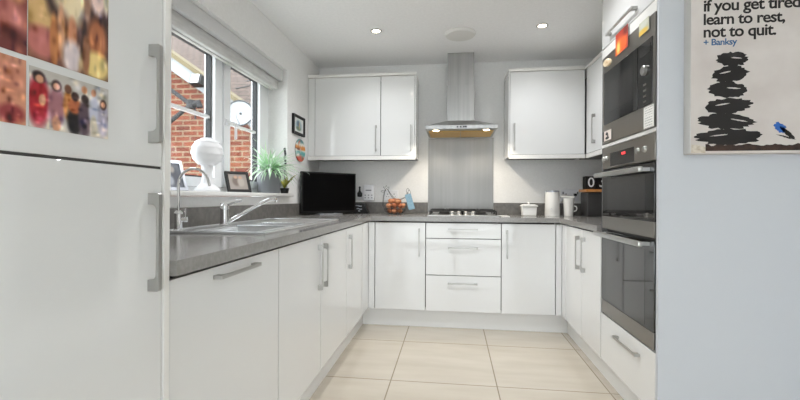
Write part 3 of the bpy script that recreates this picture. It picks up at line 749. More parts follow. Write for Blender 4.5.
ov = thing('double_oven', (1.1, 2.15, .424), 'built-in black and steel double oven below the microwave', 'oven')
face('body', AY0+.01, AY1-.01, .43, 1.34, -.02, .5, 'black', ov)
cp = face('control_panel', AY0, AY1, 1.229, 1.345, .003, .02, 'ovensteel', ov, .002)
dp = face('display', 2.045, 2.335, 1.238, 1.31, .0045, 0, 'blackglass', cp)
face('digits', 2.14, 2.185, 1.286, 1.298, .0052, 0, 'display', dp, 0)
for y in (2.423, 2.385, 2.002, 1.932):
    bm = lathe(B(), [(.015, 0), (.015, .003), (.013, .008), (.012, .010), (0, .010)], (0, 0, 0), 20)
    bmesh.ops.transform(bm, matrix=Matrix.Translation((XR-.003, y, 1.284)) @ Matrix.Rotation(-PI/2, 4, 'Y'), verts=bm.verts[:]); obj('knob', bm, M['handle'], cp)
def oven_door(z0, zg, z1, wz0, wz1):
    d = face('oven_door', AY0, AY1, zg, z1, .004, .02, 'blackglass', ov, .002)
    face('door_window', 1.93, 2.375, wz0, wz1, .0046, 0, 'windowglass_oven', d, 0)
    face('bottom_trim', AY0, AY1, z0, zg-.0005, .005, .02, 'ovensteel', d)
    return d
d = oven_door(.898, .966, 1.218, .985, 1.168)
def bar(z, y0, y1, parent):
    bm = box(B(), XR-.062, XR-.04, y0, y1, z-.012, z+.012, .006, 3)
    for y in (y0+.03, y1-.03): box(bm, XR-.045, XR-.003, y-.008, y+.008, z-.008, z+.008)
    hh = obj('handle', bm, M['steel'], parent); return hh
bar(1.192, 1.865, 2.425, d)
d = oven_door(.425, .497, .885, .51, .84)
bar(.87, 1.865, 2.425, d)

# notes and magnets on the microwave
def note(y0, y1, z0, z1, fn, name, label, cat, off=.006, nx=24, ny=24):
    bm = print_mesh((XR-off, y1, z0), (0, -1, 0), (0, 0, 1), y1-y0, z1-z0, nx, ny, fn, .002, (-1, 0, 0))
    return obj(name, bm, M['print'], None, label, cat)
note(2.108, 2.258, 1.803, 1.914, blobs((176, 48, 20), [(.3, .3, .35, .4, (236, 120, 40)), (.25, .3, .12, .25, (255, 206, 110)), (.7, .35, .25, .3, (230, 96, 30)), (.85, .85, .2, .2, (120, 26, 14))], .8), 'postcard', 'orange glowing postcard stuck on the top edge of the microwave', 'postcard', .0065)
note(1.893, 1.988, 1.80, 1.858, blobs((196, 198, 176), [(.4, .15, .5, .25, (230, 190, 80)), (.5, .7, .4, .25, (206, 208, 196))], .6), 'sticky_note', 'small pale yellow note stuck top right on the microwave', 'note', .0065)
def listfn(a, b):
    if int(b*26) % 3 == 0 and .12 < a < .88 and math.sin(a*60)+math.sin(a*37+b*90) > -.5: return (150, 150, 150)
    return (232, 231, 226)
note(1.848, 1.939, 1.372, 1.467, listfn, 'paper_list', 'white paper list with lines of text at the lower right corner of the microwave', 'paper', .006, 44, 52)
def bwfn(a, b): return (24, 22, 24) if (a < .14 or math.hypot((a-.5)/.14, (b-.68)/.16) < 1 or math.hypot((a-.55)/.22, (b-.25)/.14) < 1 or (abs(a-.62) < .07 and .2 < b < .6)) else (226, 214, 206)
note(2.312, 2.432, 1.383, 1.437, bwfn, 'magnet', 'black and white square magnet at the lower left corner of the microwave', 'magnet', .007, 30, 30)
bm = lathe(B(), [(.057, 0), (.057, .004), (.05, .007), (0, .008)], (0, 0, 0), 32, 1., .36)
bmesh.ops.transform(bm, matrix=Matrix.Translation((XR-.004, 2.378, 1.812)) @ Matrix.Rotation(PI/2, 4, 'X') @ Matrix.Rotation(-PI/2, 4, 'Y'), verts=bm.verts[:])
# orient the oval so that it lies on the steel and its long side runs along the front
bm.free(); bm = B()
lay = None
n = 32
rg = [[bm.verts.new((XR-.004-dx, 2.378+ry*math.cos(2*PI*i/n), 1.812+rz*math.sin(2*PI*i/n)+.008*math.cos(2*PI*i/n))) for i in range(n)] for dx, ry, rz in ((0, .056, .022), (.005, .056, .022), (.008, .048, .017))]
for a_, b_ in zip(rg, rg[1:]):
    for i in range(n): bm.faces.new((a_[i], a_[(i+1) % n], b_[(i+1) % n], b_[i]))
bm.faces.new(rg[2]); bm.faces.new(rg[0][::-1]); bmesh.ops.recalc_face_normals(bm, faces=bm.faces[:])
M['cream'] = noise_mix(mat('cream_badge', (222, 200, 160), .4), (206, 172, 120), (238, 226, 200), 60)
obj('oval_magnet', bm, M['cream'], None, 'oval cream magnet at the upper left corner of the microwave', 'magnet')

# ------------------------------------------------------------------ slogan canvas
PY = 1.769; cz0, cz1, px0, px1 = 1.246, 2.02, .946, 1.47
cv = thing('wall_canvas', (1.2, 1.80, cz0), 'canvas on the right panel reading if you get tired learn to rest not to quit', 'canvas')
obj('canvas_board', box(B(), px0, px1, PY, 1.8185, cz0, cz1, .002), M['canvas'], cv)
obj('canvas_edge', box(B(), px0-.0015, px0+.0005, PY+.001, 1.8185, cz0+.001, cz1-.001), M['canvasedge'], cv)
def text_bm(body, x, z, width, y, bold=.02, depth=.0006, size=.1):
    cu = bpy.data.curves.new('lettering', 'FONT'); cu.body = body; cu.size = size; cu.offset = bold*size; cu.extrude = 0; cu.resolution_u = 4; cu.space_character = .93
    o = bpy.data.objects.new('lettering', cu); COL.objects.link(o)
    dg = bpy.context.evaluated_depsgraph_get(); me = bpy.data.meshes.new_from_object(o.evaluated_get(dg))
    bm = B(); bm.from_mesh(me); bpy.data.objects.remove(o); bpy.data.curves.remove(cu); bpy.data.meshes.remove(me)
    x0 = min(v.co.x for v in bm.verts); x1 = max(v.co.x for v in bm.verts); k = width/(x1-x0)
    for v in bm.verts: v.co = Vector((x+(v.co.x-x0)*k, y, z+v.co.y*k))
    bmesh.ops.remove_doubles(bm, verts=bm.verts[:], dist=1e-6)
    g = bmesh.ops.extrude_face_region(bm, geom=bm.faces[:])
    bmesh.ops.translate(bm, verts=[e for e in g['geom'] if isinstance(e, bmesh.types.BMVert)], vec=(0, -depth, 0))
    bmesh.ops.recalc_face_normals(bm, faces=bm.faces[:])
    return bm
for body, z, wd in (('if you get tired', 1.812, .346), ('learn to rest,', 1.7585, .292), ('not to quit.', 1.7085, .261)):
    obj('slogan_line', text_bm(body, .991, z, wd, PY-.0002), M['ink'], cv)
obj('credit_line', text_bm('+ Banksy', .991, 1.676, .122, PY-.0002, .014), M['blueink'], cv, 'small blue lettering')
# plain stand-in for the printed picture: loose black brush marks and a blue dab
def brush(pts_list, m, name, jag=.006, seed=3, lift=0.):
    r = random.Random(seed)
    for k, (cx, cz, rx, rz, rot) in enumerate(pts_list):
        bm = B(); n = 40; y = PY-.0004-.00015*k; ring = []
        for i in range(n):
            q = 2*PI*i/n; e = 1+r.uniform(-1, 1)*jag/min(rx, rz)
            a_, b_ = rx*e*math.cos(q), rz*e*math.sin(q)
            ring.append((cx+a_*math.cos(rot)-b_*math.sin(rot), cz+a_*math.sin(rot)+b_*math.cos(rot)))
        prism(bm, ring, 'y', y-lift, PY+.001)
        obj(name, bm, m, cv)
brush([(1.085, 1.312, .122, .030, .02), (1.075, 1.372, .100, .030, -.04), (1.082, 1.434, .082, .031, .06), (1.078, 1.498, .070, .032, -.06), (1.088, 1.560, .066, .030, .08), (1.096, 1.618, .056, .028, -.05)], M['ink'], 'ink_pebble', .004)
brush([(1.05, 1.318, .03, .0022, .1), (1.12, 1.376, .028, .0022, -.2), (1.06, 1.44, .024, .0025, .15), (1.10, 1.503, .022, .0025, -.1), (1.07, 1.566, .02, .0025, .2), (1.11, 1.622, .018, .002, -.1)], M['canvas'], 'pale_mark', .0005, 9, .002)
brush([(1.268, 1.345, .024, .016, -.7)], M['bluepaint'], 'blue_dab', .003, 4)
brush([(1.292, 1.325, .034, .008, -.75), (1.288, 1.308, .03, .003, -.3)], M['ink'], 'dark_dash', .001, 5)
r = random.Random(2); top = [(1.0+.01*i, 1.285-.006+r.uniform(-.004, .005)) for i in range(47)]
bm = prism(B(), [(1.0, 1.256), (1.46, 1.256)]+top[::-1], 'y', PY-.0006, PY+.001); obj('brown_band', bm, M['brownink'], cv, 'dark brown rough band')
bm = prism(B(), [(.948, 1.248), (1.0, 1.248), (.999, 1.272), (.975, 1.28), (.948, 1.282)], 'y', PY-.0005, PY+.001); obj('worn_corner', bm, M['paper'], cv, 'pale speckled worn corner')

# ------------------------------------------------------------------ television
tv = thing('television', (-1.085, 3.55, WT), 'flat black television angled across the left corner of the worktop', 'television')
pL, pR = Vector((-1.268, 3.345, 0)), Vector((-.893, 3.748, 0))
ax = (pR-pL).normalized(); nrm = Vector((ax.y, -ax.x, 0)); Wd = (pR-pL).length
TVM = Matrix(((ax.x, -nrm.x, 0, pL.x), (ax.y, -nrm.y, 0, pL.y), (0, 0, 1, 0), (0, 0, 0, 1)))   # local: x along, y back, z up
def tvbox(*a, bev=0.):
    bm = box(B(), *a, bev); bmesh.ops.transform(bm, matrix=TVM, verts=bm.verts[:]); return bm
obj('cabinet', tvbox(0, Wd, 0, .035, .924, 1.284, bev=.004), M['black'], tv)
obj('screen', tvbox(.014, Wd-.014, -.001, .001, .944, 1.27), M['screen'], tv)
obj('stand_neck', tvbox(Wd/2-.05, Wd/2+.05, .012, .04, WT+.008, .95), M['black'], tv)
obj('stand_base', tvbox(Wd/2-.13, Wd/2+.10, -.055, .12, WT+.0005, WT+.009, bev=.003), M['silver'], tv)
# wall things near the television
cb = thing('wall_controller', (-.798, BW, 1.03), 'white rounded wall controller with rows of small buttons, right of the television', 'controller')
obj('case', box(B(), -.858, -.742, BW-.035, BW-.001, 1.03, 1.186, .012, 3), M['white_plastic'], cb)
for k, (x, z) in enumerate([(-.832, 1.085), (-.80, 1.085), (-.768, 1.085), (-.832, 1.06), (-.80, 1.06), (-.768, 1.06)]):
    obj('button', box(B(), x-.007, x+.007, BW-.0375, BW-.034, z-.004, z+.004, .001), M['greymark'], cb)
obj('display', box(B(), -.828, -.772, BW-.0365, BW-.034, 1.127, 1.137), M['greymark'], cb)
pa = thing('plug_adapter', (-.885, BW, 1.04), 'black plug-in adapter on the wall between television and white controller', 'adapter')
obj('body', box(B(), -.911, -.866, BW-.05, BW-.006, 1.068, 1.115, .012, 3), M['black'], pa)
bm = lathe(B(), [(.019, 0), (.009, .025), (.008, .05), (.012, .055), (.008, .062), (0, .064)], (-.888, BW-.03, 1.106), 16); obj('top', bm, M['black'], pa)
obj('back_plate', box(B(), -.925, -.862, BW-.007, BW-.001, 1.045, 1.13, .002), M['white_plastic'], pa)
gd = thing('desk_gadget', (-.85, 3.84, WT), 'small black wedge-shaped gadget with silver marks beside the television', 'gadget')
bm = prism(B(), [(-.93, WT+.0005), (-.782, WT+.0005), (-.832, 1.008), (-.93, 1.008)], 'y', 3.80, 3.885, .004); obj('case', bm, M['black'], gd)
bm = B()
for x, z, a_ in ((-.893, .985, .022), (-.862, .98, .016), (-.885, .957, .012), (-.858, .952, .014), (-.872, .935, .01)): box(bm, x-a_, x+a_, 3.7975, 3.801, z-.005, z+.005, .001)
obj('pale_marks', bm, M['silver'], gd)
def socket(x0, x1, z0, z1, label):
    s = thing('wall_socket', ((x0+x1)/2, BW, z0), label, 'socket', 'double wall sockets')
    obj('plate', box(B(), x0, x1, BW-.010, BW-.001, z0, z1, .003), M['white_plastic'], s)
    for k in (0, 1):
        cx = x0+(x1-x0)*(.28+.44*k); cz = (z0+z1)/2
        bm = B(); box(bm, cx-.003, cx+.003, BW-.0108, BW-.009, cz+.005, cz+.016); box(bm, cx-.014, cx-.008, BW-.0108, BW-.009, cz-.016, cz-.010); box(bm, cx+.008, cx+.014, BW-.0108, BW-.009, cz-.016, cz-.010)
        obj('socket_holes', bm, M['black'], s)
        sx = x0+(x1-x0)*(.08+.80*k); obj('rocker', box(B(), sx, sx+.012, BW-.013, BW-.009, cz+.010, cz+.032, .001), M['greymark' if x0 > 0 else 'white_plastic'], s)
    return s
socket(-.655, -.515, 1.035, 1.135, 'white double wall socket behind the wire hen basket')
s = socket(.992, 1.15, 1.04, 1.145, 'white double wall socket with a black plug behind the white jug')
obj('plug', box(B(), 1.10, 1.125, BW-.04, BW-.01, 1.085, 1.108, .006), M['black'], s)

# ------------------------------------------------------------------ hen egg basket
bc = Vector((-.515, 3.70, WT))
hn = thing('egg_basket', bc, 'dark wire hen-shaped egg basket left of the hob', 'basket')
bm = B()
def ell(r1, r2, z, n=28): return [(bc.x+r1*math.cos(2*PI*i/n), bc.y+r2*math.sin(2*PI*i/n), z) for i in range(n)]
prof = [(.055, .045, WT+.004), (.085, .07, WT+.022), (.102, .085, WT+.048), (.108, .09, WT+.078)]
for a_, b_, z in prof: tube(bm, ell(a_, b_, z), .0016, 6, True)
for k in range(14):
    q = 2*PI*k/14; tube(bm, [(bc.x+a_*math.cos(q), bc.y+b_*math.sin(q), z) for a_, b_, z in prof], .0014, 5)
for k in (-1, 1): tube(bm, [(bc.x-.055, bc.y+k*.02, WT+.004), (bc.x+.055, bc.y+k*.02, WT+.004)], .0014, 5)
obj('wire_bowl', bm, M['wire'], hn)
bm = B(); yc = bc.y
for s_ in (-1, 1):
    tube(bm, spline([(-.628, yc+s_*.022, .985), (-.622, yc+s_*.02, 1.06), (-.612, yc+s_*.008, 1.115), (-.598, yc, 1.145), (-.578, yc+s_*.008, 1.128), (-.555, yc+s_*.03, 1.09), (-.52, yc+s_*.06, 1.055), (-.47, yc+s_*.07, 1.046), (-.425, yc+s_*.04, 1.066)], 5), .0021, 6)
obj('neck_wires', bm, M['wire'], hn)
bm = tube(B(), spline([(-.612, yc, 1.12), (-.632, yc, 1.128), (-.646, yc, 1.118), (-.63, yc, 1.112), (-.612, yc, 1.108)], 4), .0016, 5); 
tube(bm, spline([(-.61, yc, 1.14), (-.625, yc, 1.162), (-.606, yc, 1.156), (-.597, yc, 1.174), (-.586, yc, 1.156), (-.570, yc, 1.16), (-.578, yc, 1.135)], 4), .0016, 5)
tube(bm, [(-.606+.006*math.cos(k*PI/5), yc, 1.13+.006*math.sin(k*PI/5)) for k in range(10)], .0016, 5, True)
obj('head_wires', bm, M['wire'], hn)
bm = tube(B(), spline([(-.425, yc-.02, 1.05), (-.40, yc-.015, 1.085), (-.412, yc, 1.125), (-.397, yc, 1.146), (-.378, yc, 1.12), (-.375, yc, 1.09), (-.41, yc+.015, 1.03)], 5), .0018, 6)
tube(bm, spline([(-.43, yc, 1.06), (-.405, yc, 1.105), (-.385, yc, 1.10)], 5), .0016, 6)
obj('tail_wires', bm, M['wire'], hn)
def egg_bm():
    bm = B(); n = 12; prof = []
    for i in range(n+1):
        q = PI*i/n; z = -math.cos(q)*.028; r_ = math.sin(q)*.0215*(1-.12*(-math.cos(q))); prof.append((max(r_, 0) if 0 < i < n else 0, z))
    return lathe(bm, prof, (0, 0, 0), 18, cap=False)
eme = None
eggs = [(-.048, -.006, .036), (.0, -.036, .036), (.048, -.006, .036), (.0, .036, .036),
        (-.052, -.036, .080), (-.002, -.052, .084), (.052, -.044, .080), (.070, .004, .082), (-.062, .018, .082), (.034, .046, .084), (-.026, .048, .084), (.002, -.004, .086),
        (-.034, -.016, .124), (.026, -.030, .122), (.030, .016, .124), (-.012, .026, .128)]
proto = None
for i, (x, y, z) in enumerate(eggs):
    if proto is None:
        proto = obj('egg', egg_bm(), M['egg'], None, 'brown egg heaped in the wire hen basket', 'egg', 'eggs in the wire hen basket'); e = proto
    else:
        e = proto.copy(); COL.objects.link(e)
    e.location = (bc.x+x, bc.y+y, WT+z-.002); e.rotation_euler = (random.uniform(1.0, 2.0), random.uniform(-.5, .5), random.uniform(0, 6.28))
# mesh origin was at the egg's bottom: recentre the shared mesh
proto.data.transform(Matrix.Translation((0, 0, -.028)))
tgm = prism(B(), [(-.420, 1.088), (-.366, 1.101), (-.327, .965), (-.381, .951)], 'y', bc.y-.062, bc.y-.055, .0015)
tg = thing('cloth_tag', (-.372, bc.y-.058, .951), 'pale blue cloth tag hanging from the tail of the wire hen basket', 'tag')
obj('cloth', tgm, M['bluecloth'], tg)
obj('loop', tube(B(), spline([(-.398, bc.y-.058, 1.09), (-.392, bc.y-.035, 1.125), (-.388, bc.y+.004, 1.13), (-.392, bc.y-.03, 1.12), (-.392, bc.y-.058, 1.092)], 4), .0012, 5), M['wire'], tg)

# ------------------------------------------------------------------ right counter
bd = thing('butter_dish', (.665, 3.68, WT), 'white ceramic butter dish with a knobbed lid', 'butter dish')
bm = B(); 
prism(bm, [(.608, WT+.0005), (.722, WT+.0005), (.728, .99), (.602, .99)], 'y', 3.64, 3.72, .006); obj('dish', bm, M['ceramic'], bd)
bm = prism(B(), [(.594, .9905), (.736, .9905), (.733, 1.0), (.705, 1.012), (.625, 1.012), (.597, 1.0)], 'y', 3.632, 3.728, .003); l_ = obj('lid', bm, M['ceramic'], bd)
obj('knob', lathe(B(), [(.007, 0), (.007, .006), (.013, .012), (.012, .02), (0, .024)], (.665, 3.68, 1.0115), 20), M['ceramic'], l_)
kn = thing('canister', (.875, 3.74, WT), 'tall white lidded canister beside the butter dish', 'canister')
obj('body', lathe(B(), [(.062, .0005), (.063, .02), (.0625, .022), (.0625, .026), (.063, .028), (.058, .2), (.056, .207)], (.875, 3.74, WT), 36), M['ceramic'], kn)
obj('lid', lathe(B(), [(.057, 0), (.057, .010), (.054, .014), (0, .015)], (.875, 3.74, WT+.207), 36), M['silver'], kn)
obj('badge', box(B(), .847, .857, 3.674, 3.685, .966, .976, .002), M['upvc'], kn)
jg = thing('jug', (1.008, 3.72, WT), 'white jug with a flat spouted lid in front of the right wall socket', 'jug')
obj('body', lathe(B(), [(.036, .0005), (.038, .004), (.044, .12), (.047, .152), (.045, .154)], (1.008, 3.72, WT), 32), M['ceramic'], jg)
obj('lid', prism(B(), [(.941, 1.0705), (1.045, 1.0665), (1.045, 1.083), (.941, 1.087)], 'y', 3.685, 3.755, .005), M['ceramic'], jg)
obj('handle', tube(B(), spline([(1.047, 3.715, 1.0), (1.066, 3.705, .992), (1.071, 3.70, .975), (1.064, 3.705, .957), (1.044, 3.715, .95)], 5), .005, 8), M['ceramic'], jg)
bb = thing('bread_bin', (1.26, 3.70, WT), 'charcoal bread bin with a wooden lid in the right corner', 'bread bin')
obj('body', box(B(), 1.137, 1.43, 3.64, 3.83, WT+.0005, 1.1185, .012, 3), M['binblack'], bb)
obj('lid', box(B(), 1.124, 1.442, 3.62, 3.84, 1.119, 1.142, .004), M['wood'], bb, 'warm wooden lid')
def block(x0, ch, label):
    b = thing('number_block', (x0+.042, 3.72, 1.1425), label, 'number block', 'black number blocks on the bread bin')
    obj('cube', box(B(), x0, x0+.084, 3.68, 3.764, 1.1425, 1.255, .004), M['matblack'], b)
    obj('numeral', text_bm(ch, x0+.018, 1.163, .052 if ch == '0' else .05, 3.6799, .004), M['upvc'], b)
    return b
block(1.137, '0', 'black block showing a white figure 0 on the wooden bread bin lid')
block(1.229, '3', 'black block showing a white figure 3, partly hidden by the oven handle')

# ------------------------------------------------------------------ window sill things
pf = thing('framed_photo', (-1.36, 1.9, sill_z), 'leaning silver photo frame at the left end of the window sill', 'photo frame')
def frame(parent, c, ang, w_, h_, tilt, m, fn, bw=.016):
    Mx = Matrix.Translation(c) @ Matrix.Rotation(ang, 4, 'Z') @ Matrix.Rotation(-tilt, 4, 'X')
    bm = cells(B(), [-w_/2, -w_/2+bw, w_/2-bw, w_/2], [0, bw, h_-bw, h_], lambda x, z: not (abs(x) < w_/2-bw and bw < z < h_-bw), 0, .014, 'xzy'); bmesh.ops.transform(bm, matrix=Mx, verts=bm.verts[:]); obj('moulding', bm, M[m], parent)
    bm = print_mesh((-w_/2+bw-.001, .009, bw-.001), (1, 0, 0), (0, 0, 1), w_-2*bw+.002, h_-2*bw+.002, 24, 24, fn, .004, (0, -1, 0)); bmesh.ops.transform(bm, matrix=Mx, verts=bm.verts[:]); obj('picture', bm, M['print'], parent)
frame(pf, (-1.36, 1.885, sill_z+.004), 1.15, .12, .168, .42, 'silver', blobs((112, 116, 126), [(.5, .5, .3, .35, (84, 88, 100)), (.5, .75, .16, .14, (176, 168, 160)), (.3, .3, .2, .2, (176, 182, 194))], .6))
bm = box(B(), -1.40, -1.36, 1.925, 1.935, sill_z, sill_z+.01); obj('strut', bm, M['silver'], pf)
lp = thing('table_lamp', (-1.365, 2.14, sill_z), 'white lamp with a globe shade of overlapping petals on the window sill', 'lamp')
lx, ly = -1.365, 2.145
obj('base', lathe(B(), [(.066, .0005), (.068, .006), (.06, .022), (.045, .036), (.036, .044)], (lx, ly, sill_z), 36), M['lampwhite'], lp)
obj('stem', lathe(B(), [(.034, .042), (.027, .07), (.026, .11), (.034, .15)], (lx, ly, sill_z), 32), M['lampwhite'], lp)
bm = B(); R0 = .083; gz = sill_z+.222
lathe(bm, [(0 if i in (0, 14) else R0*.97*math.sin(PI*i/14), -R0*.97*math.cos(PI*i/14)) for i in range(15)], (lx, ly, gz), 28, cap=False)
for rI in range(7):
    th_ = PI*(rI+.6)/7.4; k = max(4, int(10*math.sin(th_)))
    for i in range(k):
        ph = 2*PI*(i+.5*(rI % 2))/k; da, dt = PI/k*1.12, .30
        g = []
        for u in range(5):
            row = []
            for v in range(4):
                a_, t_ = ph+da*(u/4-.5)*2*(1-.25*v/3), th_+dt*(v/3-.42)*1.25
                rr = R0*(.985+.045*(v/3)-.012*abs(u/4-.5)*2)
                row.append(bm.verts.new((lx+rr*math.sin(t_)*math.cos(a_), ly+rr*math.sin(t_)*math.sin(a_), gz+rr*math.cos(t_))))
            g.append(row)
        for u in range(4):
            for v in range(3): bm.faces.new((g[u][v], g[u][v+1], g[u+1][v+1], g[u+1][v]))
obj('globe_shade', bm, M['lampwhite'], lp)
pf = thing('framed_photo', (-1.36, 2.48, sill_z), 'small black photo frame standing between the white lamp and the plant pot', 'photo frame')
frame(pf, (-1.36, 2.5, sill_z+.005), .92, .155, .146, .42, 'matblack', blobs((160, 150, 142), [(.4, .55, .2, .3, (120, 104, 96)), (.65, .5, .18, .3, (178, 168, 158)), (.4, .8, .1, .1, (196, 160, 136)), (.65, .78, .1, .1, (196, 160, 136))], .5), .017)
bm = box(B(), -1.40, -1.37, 2.53, 2.54, sill_z, sill_z+.01); obj('strut', bm, M['matblack'], pf)
pp = thing('potted_plant', (-1.37, 2.925, sill_z), 'spidery green and white plant in a grey pot at the right end of the sill', 'plant')
qx, qy = -1.362, 2.925
obj('pot', lathe(B(), [(.074, .0005), (.078, .004), (.090, .15), (.091, .172), (.084, .172), (.082, .157), (0, .152)], (qx, qy, sill_z), 40), M['pot'], pp)
obj('soil', lathe(B(), [(.081, 0), (.05, .006), (0, .008)], (qx, qy, sill_z+.154), 20), M['soil'], pp)
bm = B(); lay = bm.verts.layers.float_color.new('Col'); r = random.Random(5)
for k in range(150):
    ph = r.choice([r.uniform(-PI*.6, PI*.6), r.uniform(-PI, PI), r.uniform(-2.3, -.5)]); Ln = r.uniform(.17, .31); up = r.uniform(.15, 1.1); wd = r.uniform(.005, .009)
    d0 = Vector((math.cos(ph)*math.cos(up), math.sin(ph)*math.cos(up), math.sin(up))); p = Vector((qx+r.uniform(-.03, .03), qy+r.uniform(-.03, .03), sill_z+.158)); side = d0.cross(Vector((0, 0, 1))).normalized()
    if d0.x < -.05: d0.x *= .35
    n = 8; prev = None; tone = r.choice([(124, 200, 110), (160, 220, 146), (190, 228, 180), (216, 234, 218), (170, 210, 170), (236, 240, 236)])
    for i in range(n+1):
        t_ = i/n; w_ = wd*(1-t_**2.2)+.0006
        c3 = []
        for s_ in (-1, 0, 1):
            v = bm.verts.new(p+side*(w_*s_)+Vector((0, 0, .0015*abs(s_)))); v[lay] = (*lin(tone if s_ == 0 else (222, 236, 222)), 1); c3.append(v)
        if prev:
            for q in (0, 1): bm.faces.new((prev[q], prev[q+1], c3[q+1], c3[q]))
        prev = c3; d0 = (d0+Vector((0, 0, -.17*(.4+t_)*(1.3-up*.4)))).normalized(); p = p+d0*(Ln/n)
        p.x = max(p.x, -1.45); p.y = min(p.y, 3.05); p.z = max(p.z, sill_z+.04)
obj('foliage', bm, M['leaf'], pp)
p2 = thing('potted_plant', (-1.345, 3.085, sill_z), 'small dark pot with yellow-green leaves and a dark stalk beside the grey pot', 'plant')
obj('pot', lathe(B(), [(.028, .0005), (.036, .04), (.034, .042), (0, .036)], (-1.315, 3.10, sill_z), 20), M['black'], p2)
bm = B(); lay = bm.verts.layers.float_color.new('Col'); r = random.Random(11)
for k in range(16):
    ph = r.uniform(0, 2*PI); p = Vector((-1.315, 3.10, sill_z+.038)); d0 = Vector((math.cos(ph)*.35, math.sin(ph)*.3, 1)).normalized(); side = Vector((-math.sin(ph), math.cos(ph), 0)); Ln = r.uniform(.08, .16); prev = None
    for i in range(7):
        t_ = i/6; w_ = .013*math.sin(PI*min(1, t_*.9+.1))
        c3 = []
        for s_ in (-1, 0, 1):
            v = bm.verts.new(p+side*w_*s_); v[lay] = (*lin(r.choice([(170, 168, 58), (190, 186, 90), (136, 138, 50)])), 1); c3.append(v)
        if prev:
            for q in (0, 1): bm.faces.new((prev[q], prev[q+1], c3[q+1], c3[q]))
        prev = c3; d0 = (d0+Vector((math.cos(ph)*.1, math.sin(ph)*.08, -.06))).normalized(); p = p+d0*Ln/6; p.y = min(p.y, 3.128)
obj('leaves', bm, M['leaf'], p2)
bm = tube(B(), [(-1.315, 3.10, sill_z+.03), (-1.313, 3.10, sill_z+.2), (-1.312, 3.105, sill_z+.36)], .003, 6)
for k in range(7): lathe(bm, [(0, -.014), (.010, -.003), (.008, .008), (0, .014)], (-1.313+.006*math.sin(k*2), 3.10+.008*math.cos(k*2.4), sill_z+.24+.018*k), 8)
obj('stalk', bm, M['gasket'], p2)

# ------------------------------------------------------------------ pictures on the left wall
pc = thing('wall_picture', (LW, 3.36, 1.585), 'small black framed picture on the left wall beside the window', 'picture')
y0, y1, z0, z1 = 3.225, 3.485, 1.592, 1.755; bw = .02
obj('frame', cells(B(), [y0, y0+bw, y1-bw, y1], [z0, z0+bw, z1-bw, z1], lambda y, z: not (y0+bw < y < y1-bw and z0+bw < z < z1-bw), LW+.001, LW+.02, 'yzx'), M['matblack'], pc)
obj('picture', print_mesh((LW+.003, y0+bw-.001, z0+bw-.001), (0, 1, 0), (0, 0, 1), y1-y0-2*bw+.002, z1-z0-2*bw+.002, 30, 30, blobs((222, 224, 222), [(.5, .5, .3, .34, (150, 180, 190)), (.5, .3, .24, .14, (110, 132, 110)), (.45, .62, .1, .2, (90, 110, 130)), (.6, .5, .06, .25, (190, 170, 130))], .5), .006, (1, 0, 0)), M['print'], pc)
bm = B(); lay = bm.verts.layers.float_color.new('Col'); n = 48; prof = [(.001, 1.), (.010, 1.), (.014, .96), (.010, .8), (.009, .55), (.009, .28), (.009, .001)]
bands = blobs((232, 230, 224), [(.5, .95, .8, .16, (90, 150, 150)), (.5, .62, .8, .1, (222, 140, 50)), (.3, .55, .3, .05, (120, 50, 40)), (.6, .36, .6, .12, (90, 168, 168)), (.5, .1, .5, .16, (206, 80, 60)), (.7, .78, .2, .06, (240, 236, 226)), (.25, .3, .14, .06, (240, 236, 226)), (.7, .16, .1, .06, (96, 110, 60)), (.35, .85, .12, .06, (206, 96, 60))], .5)
rg = []
for dx, k in prof:
    ring = []
    for i in range(n):
        q = 2*PI*i/n; v = bm.verts.new((LW+dx, 3.40+.108*k*math.cos(q), 1.465+.098*k*math.sin(q)))
        v[lay] = (*lin(bands(.5+.5*k*math.cos(q), .5+.5*k*math.sin(q)) if dx > .002 else (120, 110, 100)), 1); ring.append(v)
    rg.append(ring)
for a_, b_ in zip(rg, rg[1:]):
    for i in range(n): bm.faces.new((a_[i], a_[(i+1) % n], b_[(i+1) % n], b_[i]))
bm.faces.new(rg[0][::-1]); bm.faces.new(rg[-1]); bmesh.ops.recalc_face_normals(bm, faces=bm.faces[:])
obj('hanging_plate', bm, M['print'], None, 'colourful teal and orange round plate on the left wall below the small picture', 'plate')

# ------------------------------------------------------------------ ceiling fittings
def downlight(x, y, label):
    d = thing('downlight', (x, y, CZ), label, 'ceiling light', 'recessed ceiling downlights')
    obj('trim_ring', lathe(B(), [(.043, -.0005), (.043, -.004), (.036, -.007), (.029, -.004), (.029, -.0005)], (x, y, CZ), 32, cap=False), M['steel'], d)
    obj('lens', lathe(B(), [(.029, -.0005), (.028, -.003), (0, -.004)], (x, y, CZ), 28), M['led'], d)
    return d
p = downlight(-.582, 3.085, 'left recessed downlight in the kitchen ceiling')
LIGHTS = [(-.582, 3.085), (.655, 3.13)]
copy_tree(p, (LIGHTS[1][0]-LIGHTS[0][0], LIGHTS[1][1]-LIGHTS[0][1], 0), 'right recessed downlight in the kitchen ceiling')
REAR = [(-.5, 2.19), (.48, 2.19)]
for i, (x, y) in enumerate(REAR):
    copy_tree(p, (x-LIGHTS[0][0], y-LIGHTS[0][1], 0), ('left recessed downlight above the sink, outside the picture', 'right recessed downlight before the oven tower, outside the picture', 'recessed downlight over the middle of the room, outside the picture')[i])
dv = thing('ceiling_disc', (.058, 3.2, CZ), 'round white disc fitting on the ceiling in front of the hood chimney', 'ceiling fitting')
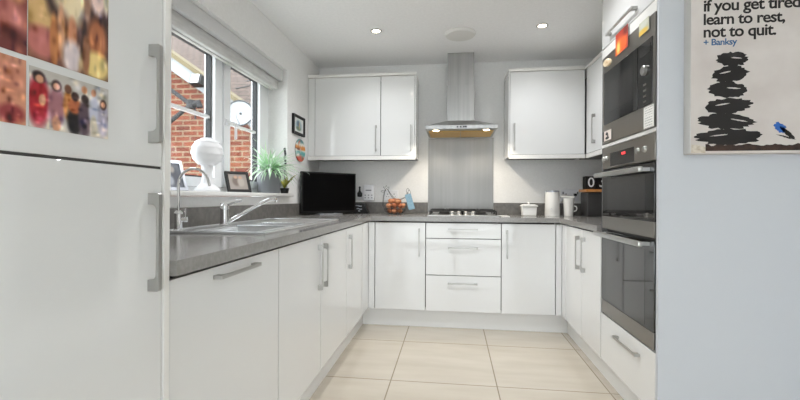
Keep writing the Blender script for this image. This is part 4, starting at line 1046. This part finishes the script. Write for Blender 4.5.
obj('cover', lathe(B(), [(.118, -.0005), (.118, -.010), (.108, -.022), (.05, -.028), (0, -.029)], (.058, 3.205, CZ), 48), M['disc'], dv)
obj('catch', box(B(), .115, .128, 3.21, 3.22, CZ-.024, CZ-.016, .002), M['greymark'], dv)

# ------------------------------------------------------------------ lights
def spot(name, loc, power, col, size=2.5, blend=1., r=.022):
    l = bpy.data.lights.new(name, 'SPOT'); l.energy = power; l.color = col; l.spot_size = size; l.spot_blend = blend; l.shadow_soft_size = r
    o = bpy.data.objects.new(name, l); COL.objects.link(o); o.location = loc; return o
WARM = (.98, .985, 1)
for x, y in LIGHTS: spot('downlight_lamp', (x, y, CZ-.012), 17, WARM)
for x, y in REAR: spot('downlight_lamp', (x, y, CZ-.012), 32 if x < 0 else 19, WARM)
for x in (hx0+.085, hx1-.085): spot('hood_lamp', (x, hY0+.06, hz-.012), 7, (1, .9, .76), 2.6, .5, .02)

wd = bpy.data.worlds.new('overcast_sky'); S.world = wd; wd.use_nodes = True
bg = wd.node_tree.nodes['Background']; bg.inputs['Color'].default_value = (.93, .97, 1., 1); bg.inputs['Strength'].default_value = 5.3

# ------------------------------------------------------------------ camera
cam = bpy.data.cameras.new('camera'); co = bpy.data.objects.new('camera', cam); COL.objects.link(co)
f_px, th, cy, hcam, roll = 409.265, .1263, 197.2885, 1.0659, .0049
cam.sensor_fit = 'HORIZONTAL'; cam.sensor_width = 36; cam.lens = 36*f_px/800; cam.clip_start = .02; cam.clip_end = 100
cam.shift_y = -(200-cy)/800
co.matrix_world = Matrix.Translation((0, 0, hcam)) @ Matrix.Rotation(th, 4, 'Z') @ Matrix.Rotation(PI/2, 4, 'X') @ Matrix.Rotation(roll, 4, 'Z')
S.camera = co
S.cycles.max_bounces = 16; S.cycles.diffuse_bounces = 10; S.cycles.glossy_bounces = 6
S.view_settings.view_transform = 'Standard'; S.view_settings.look = 'None'; S.view_settings.gamma = 1; S.view_settings.use_curve_mapping = False
S.view_settings.exposure = .62
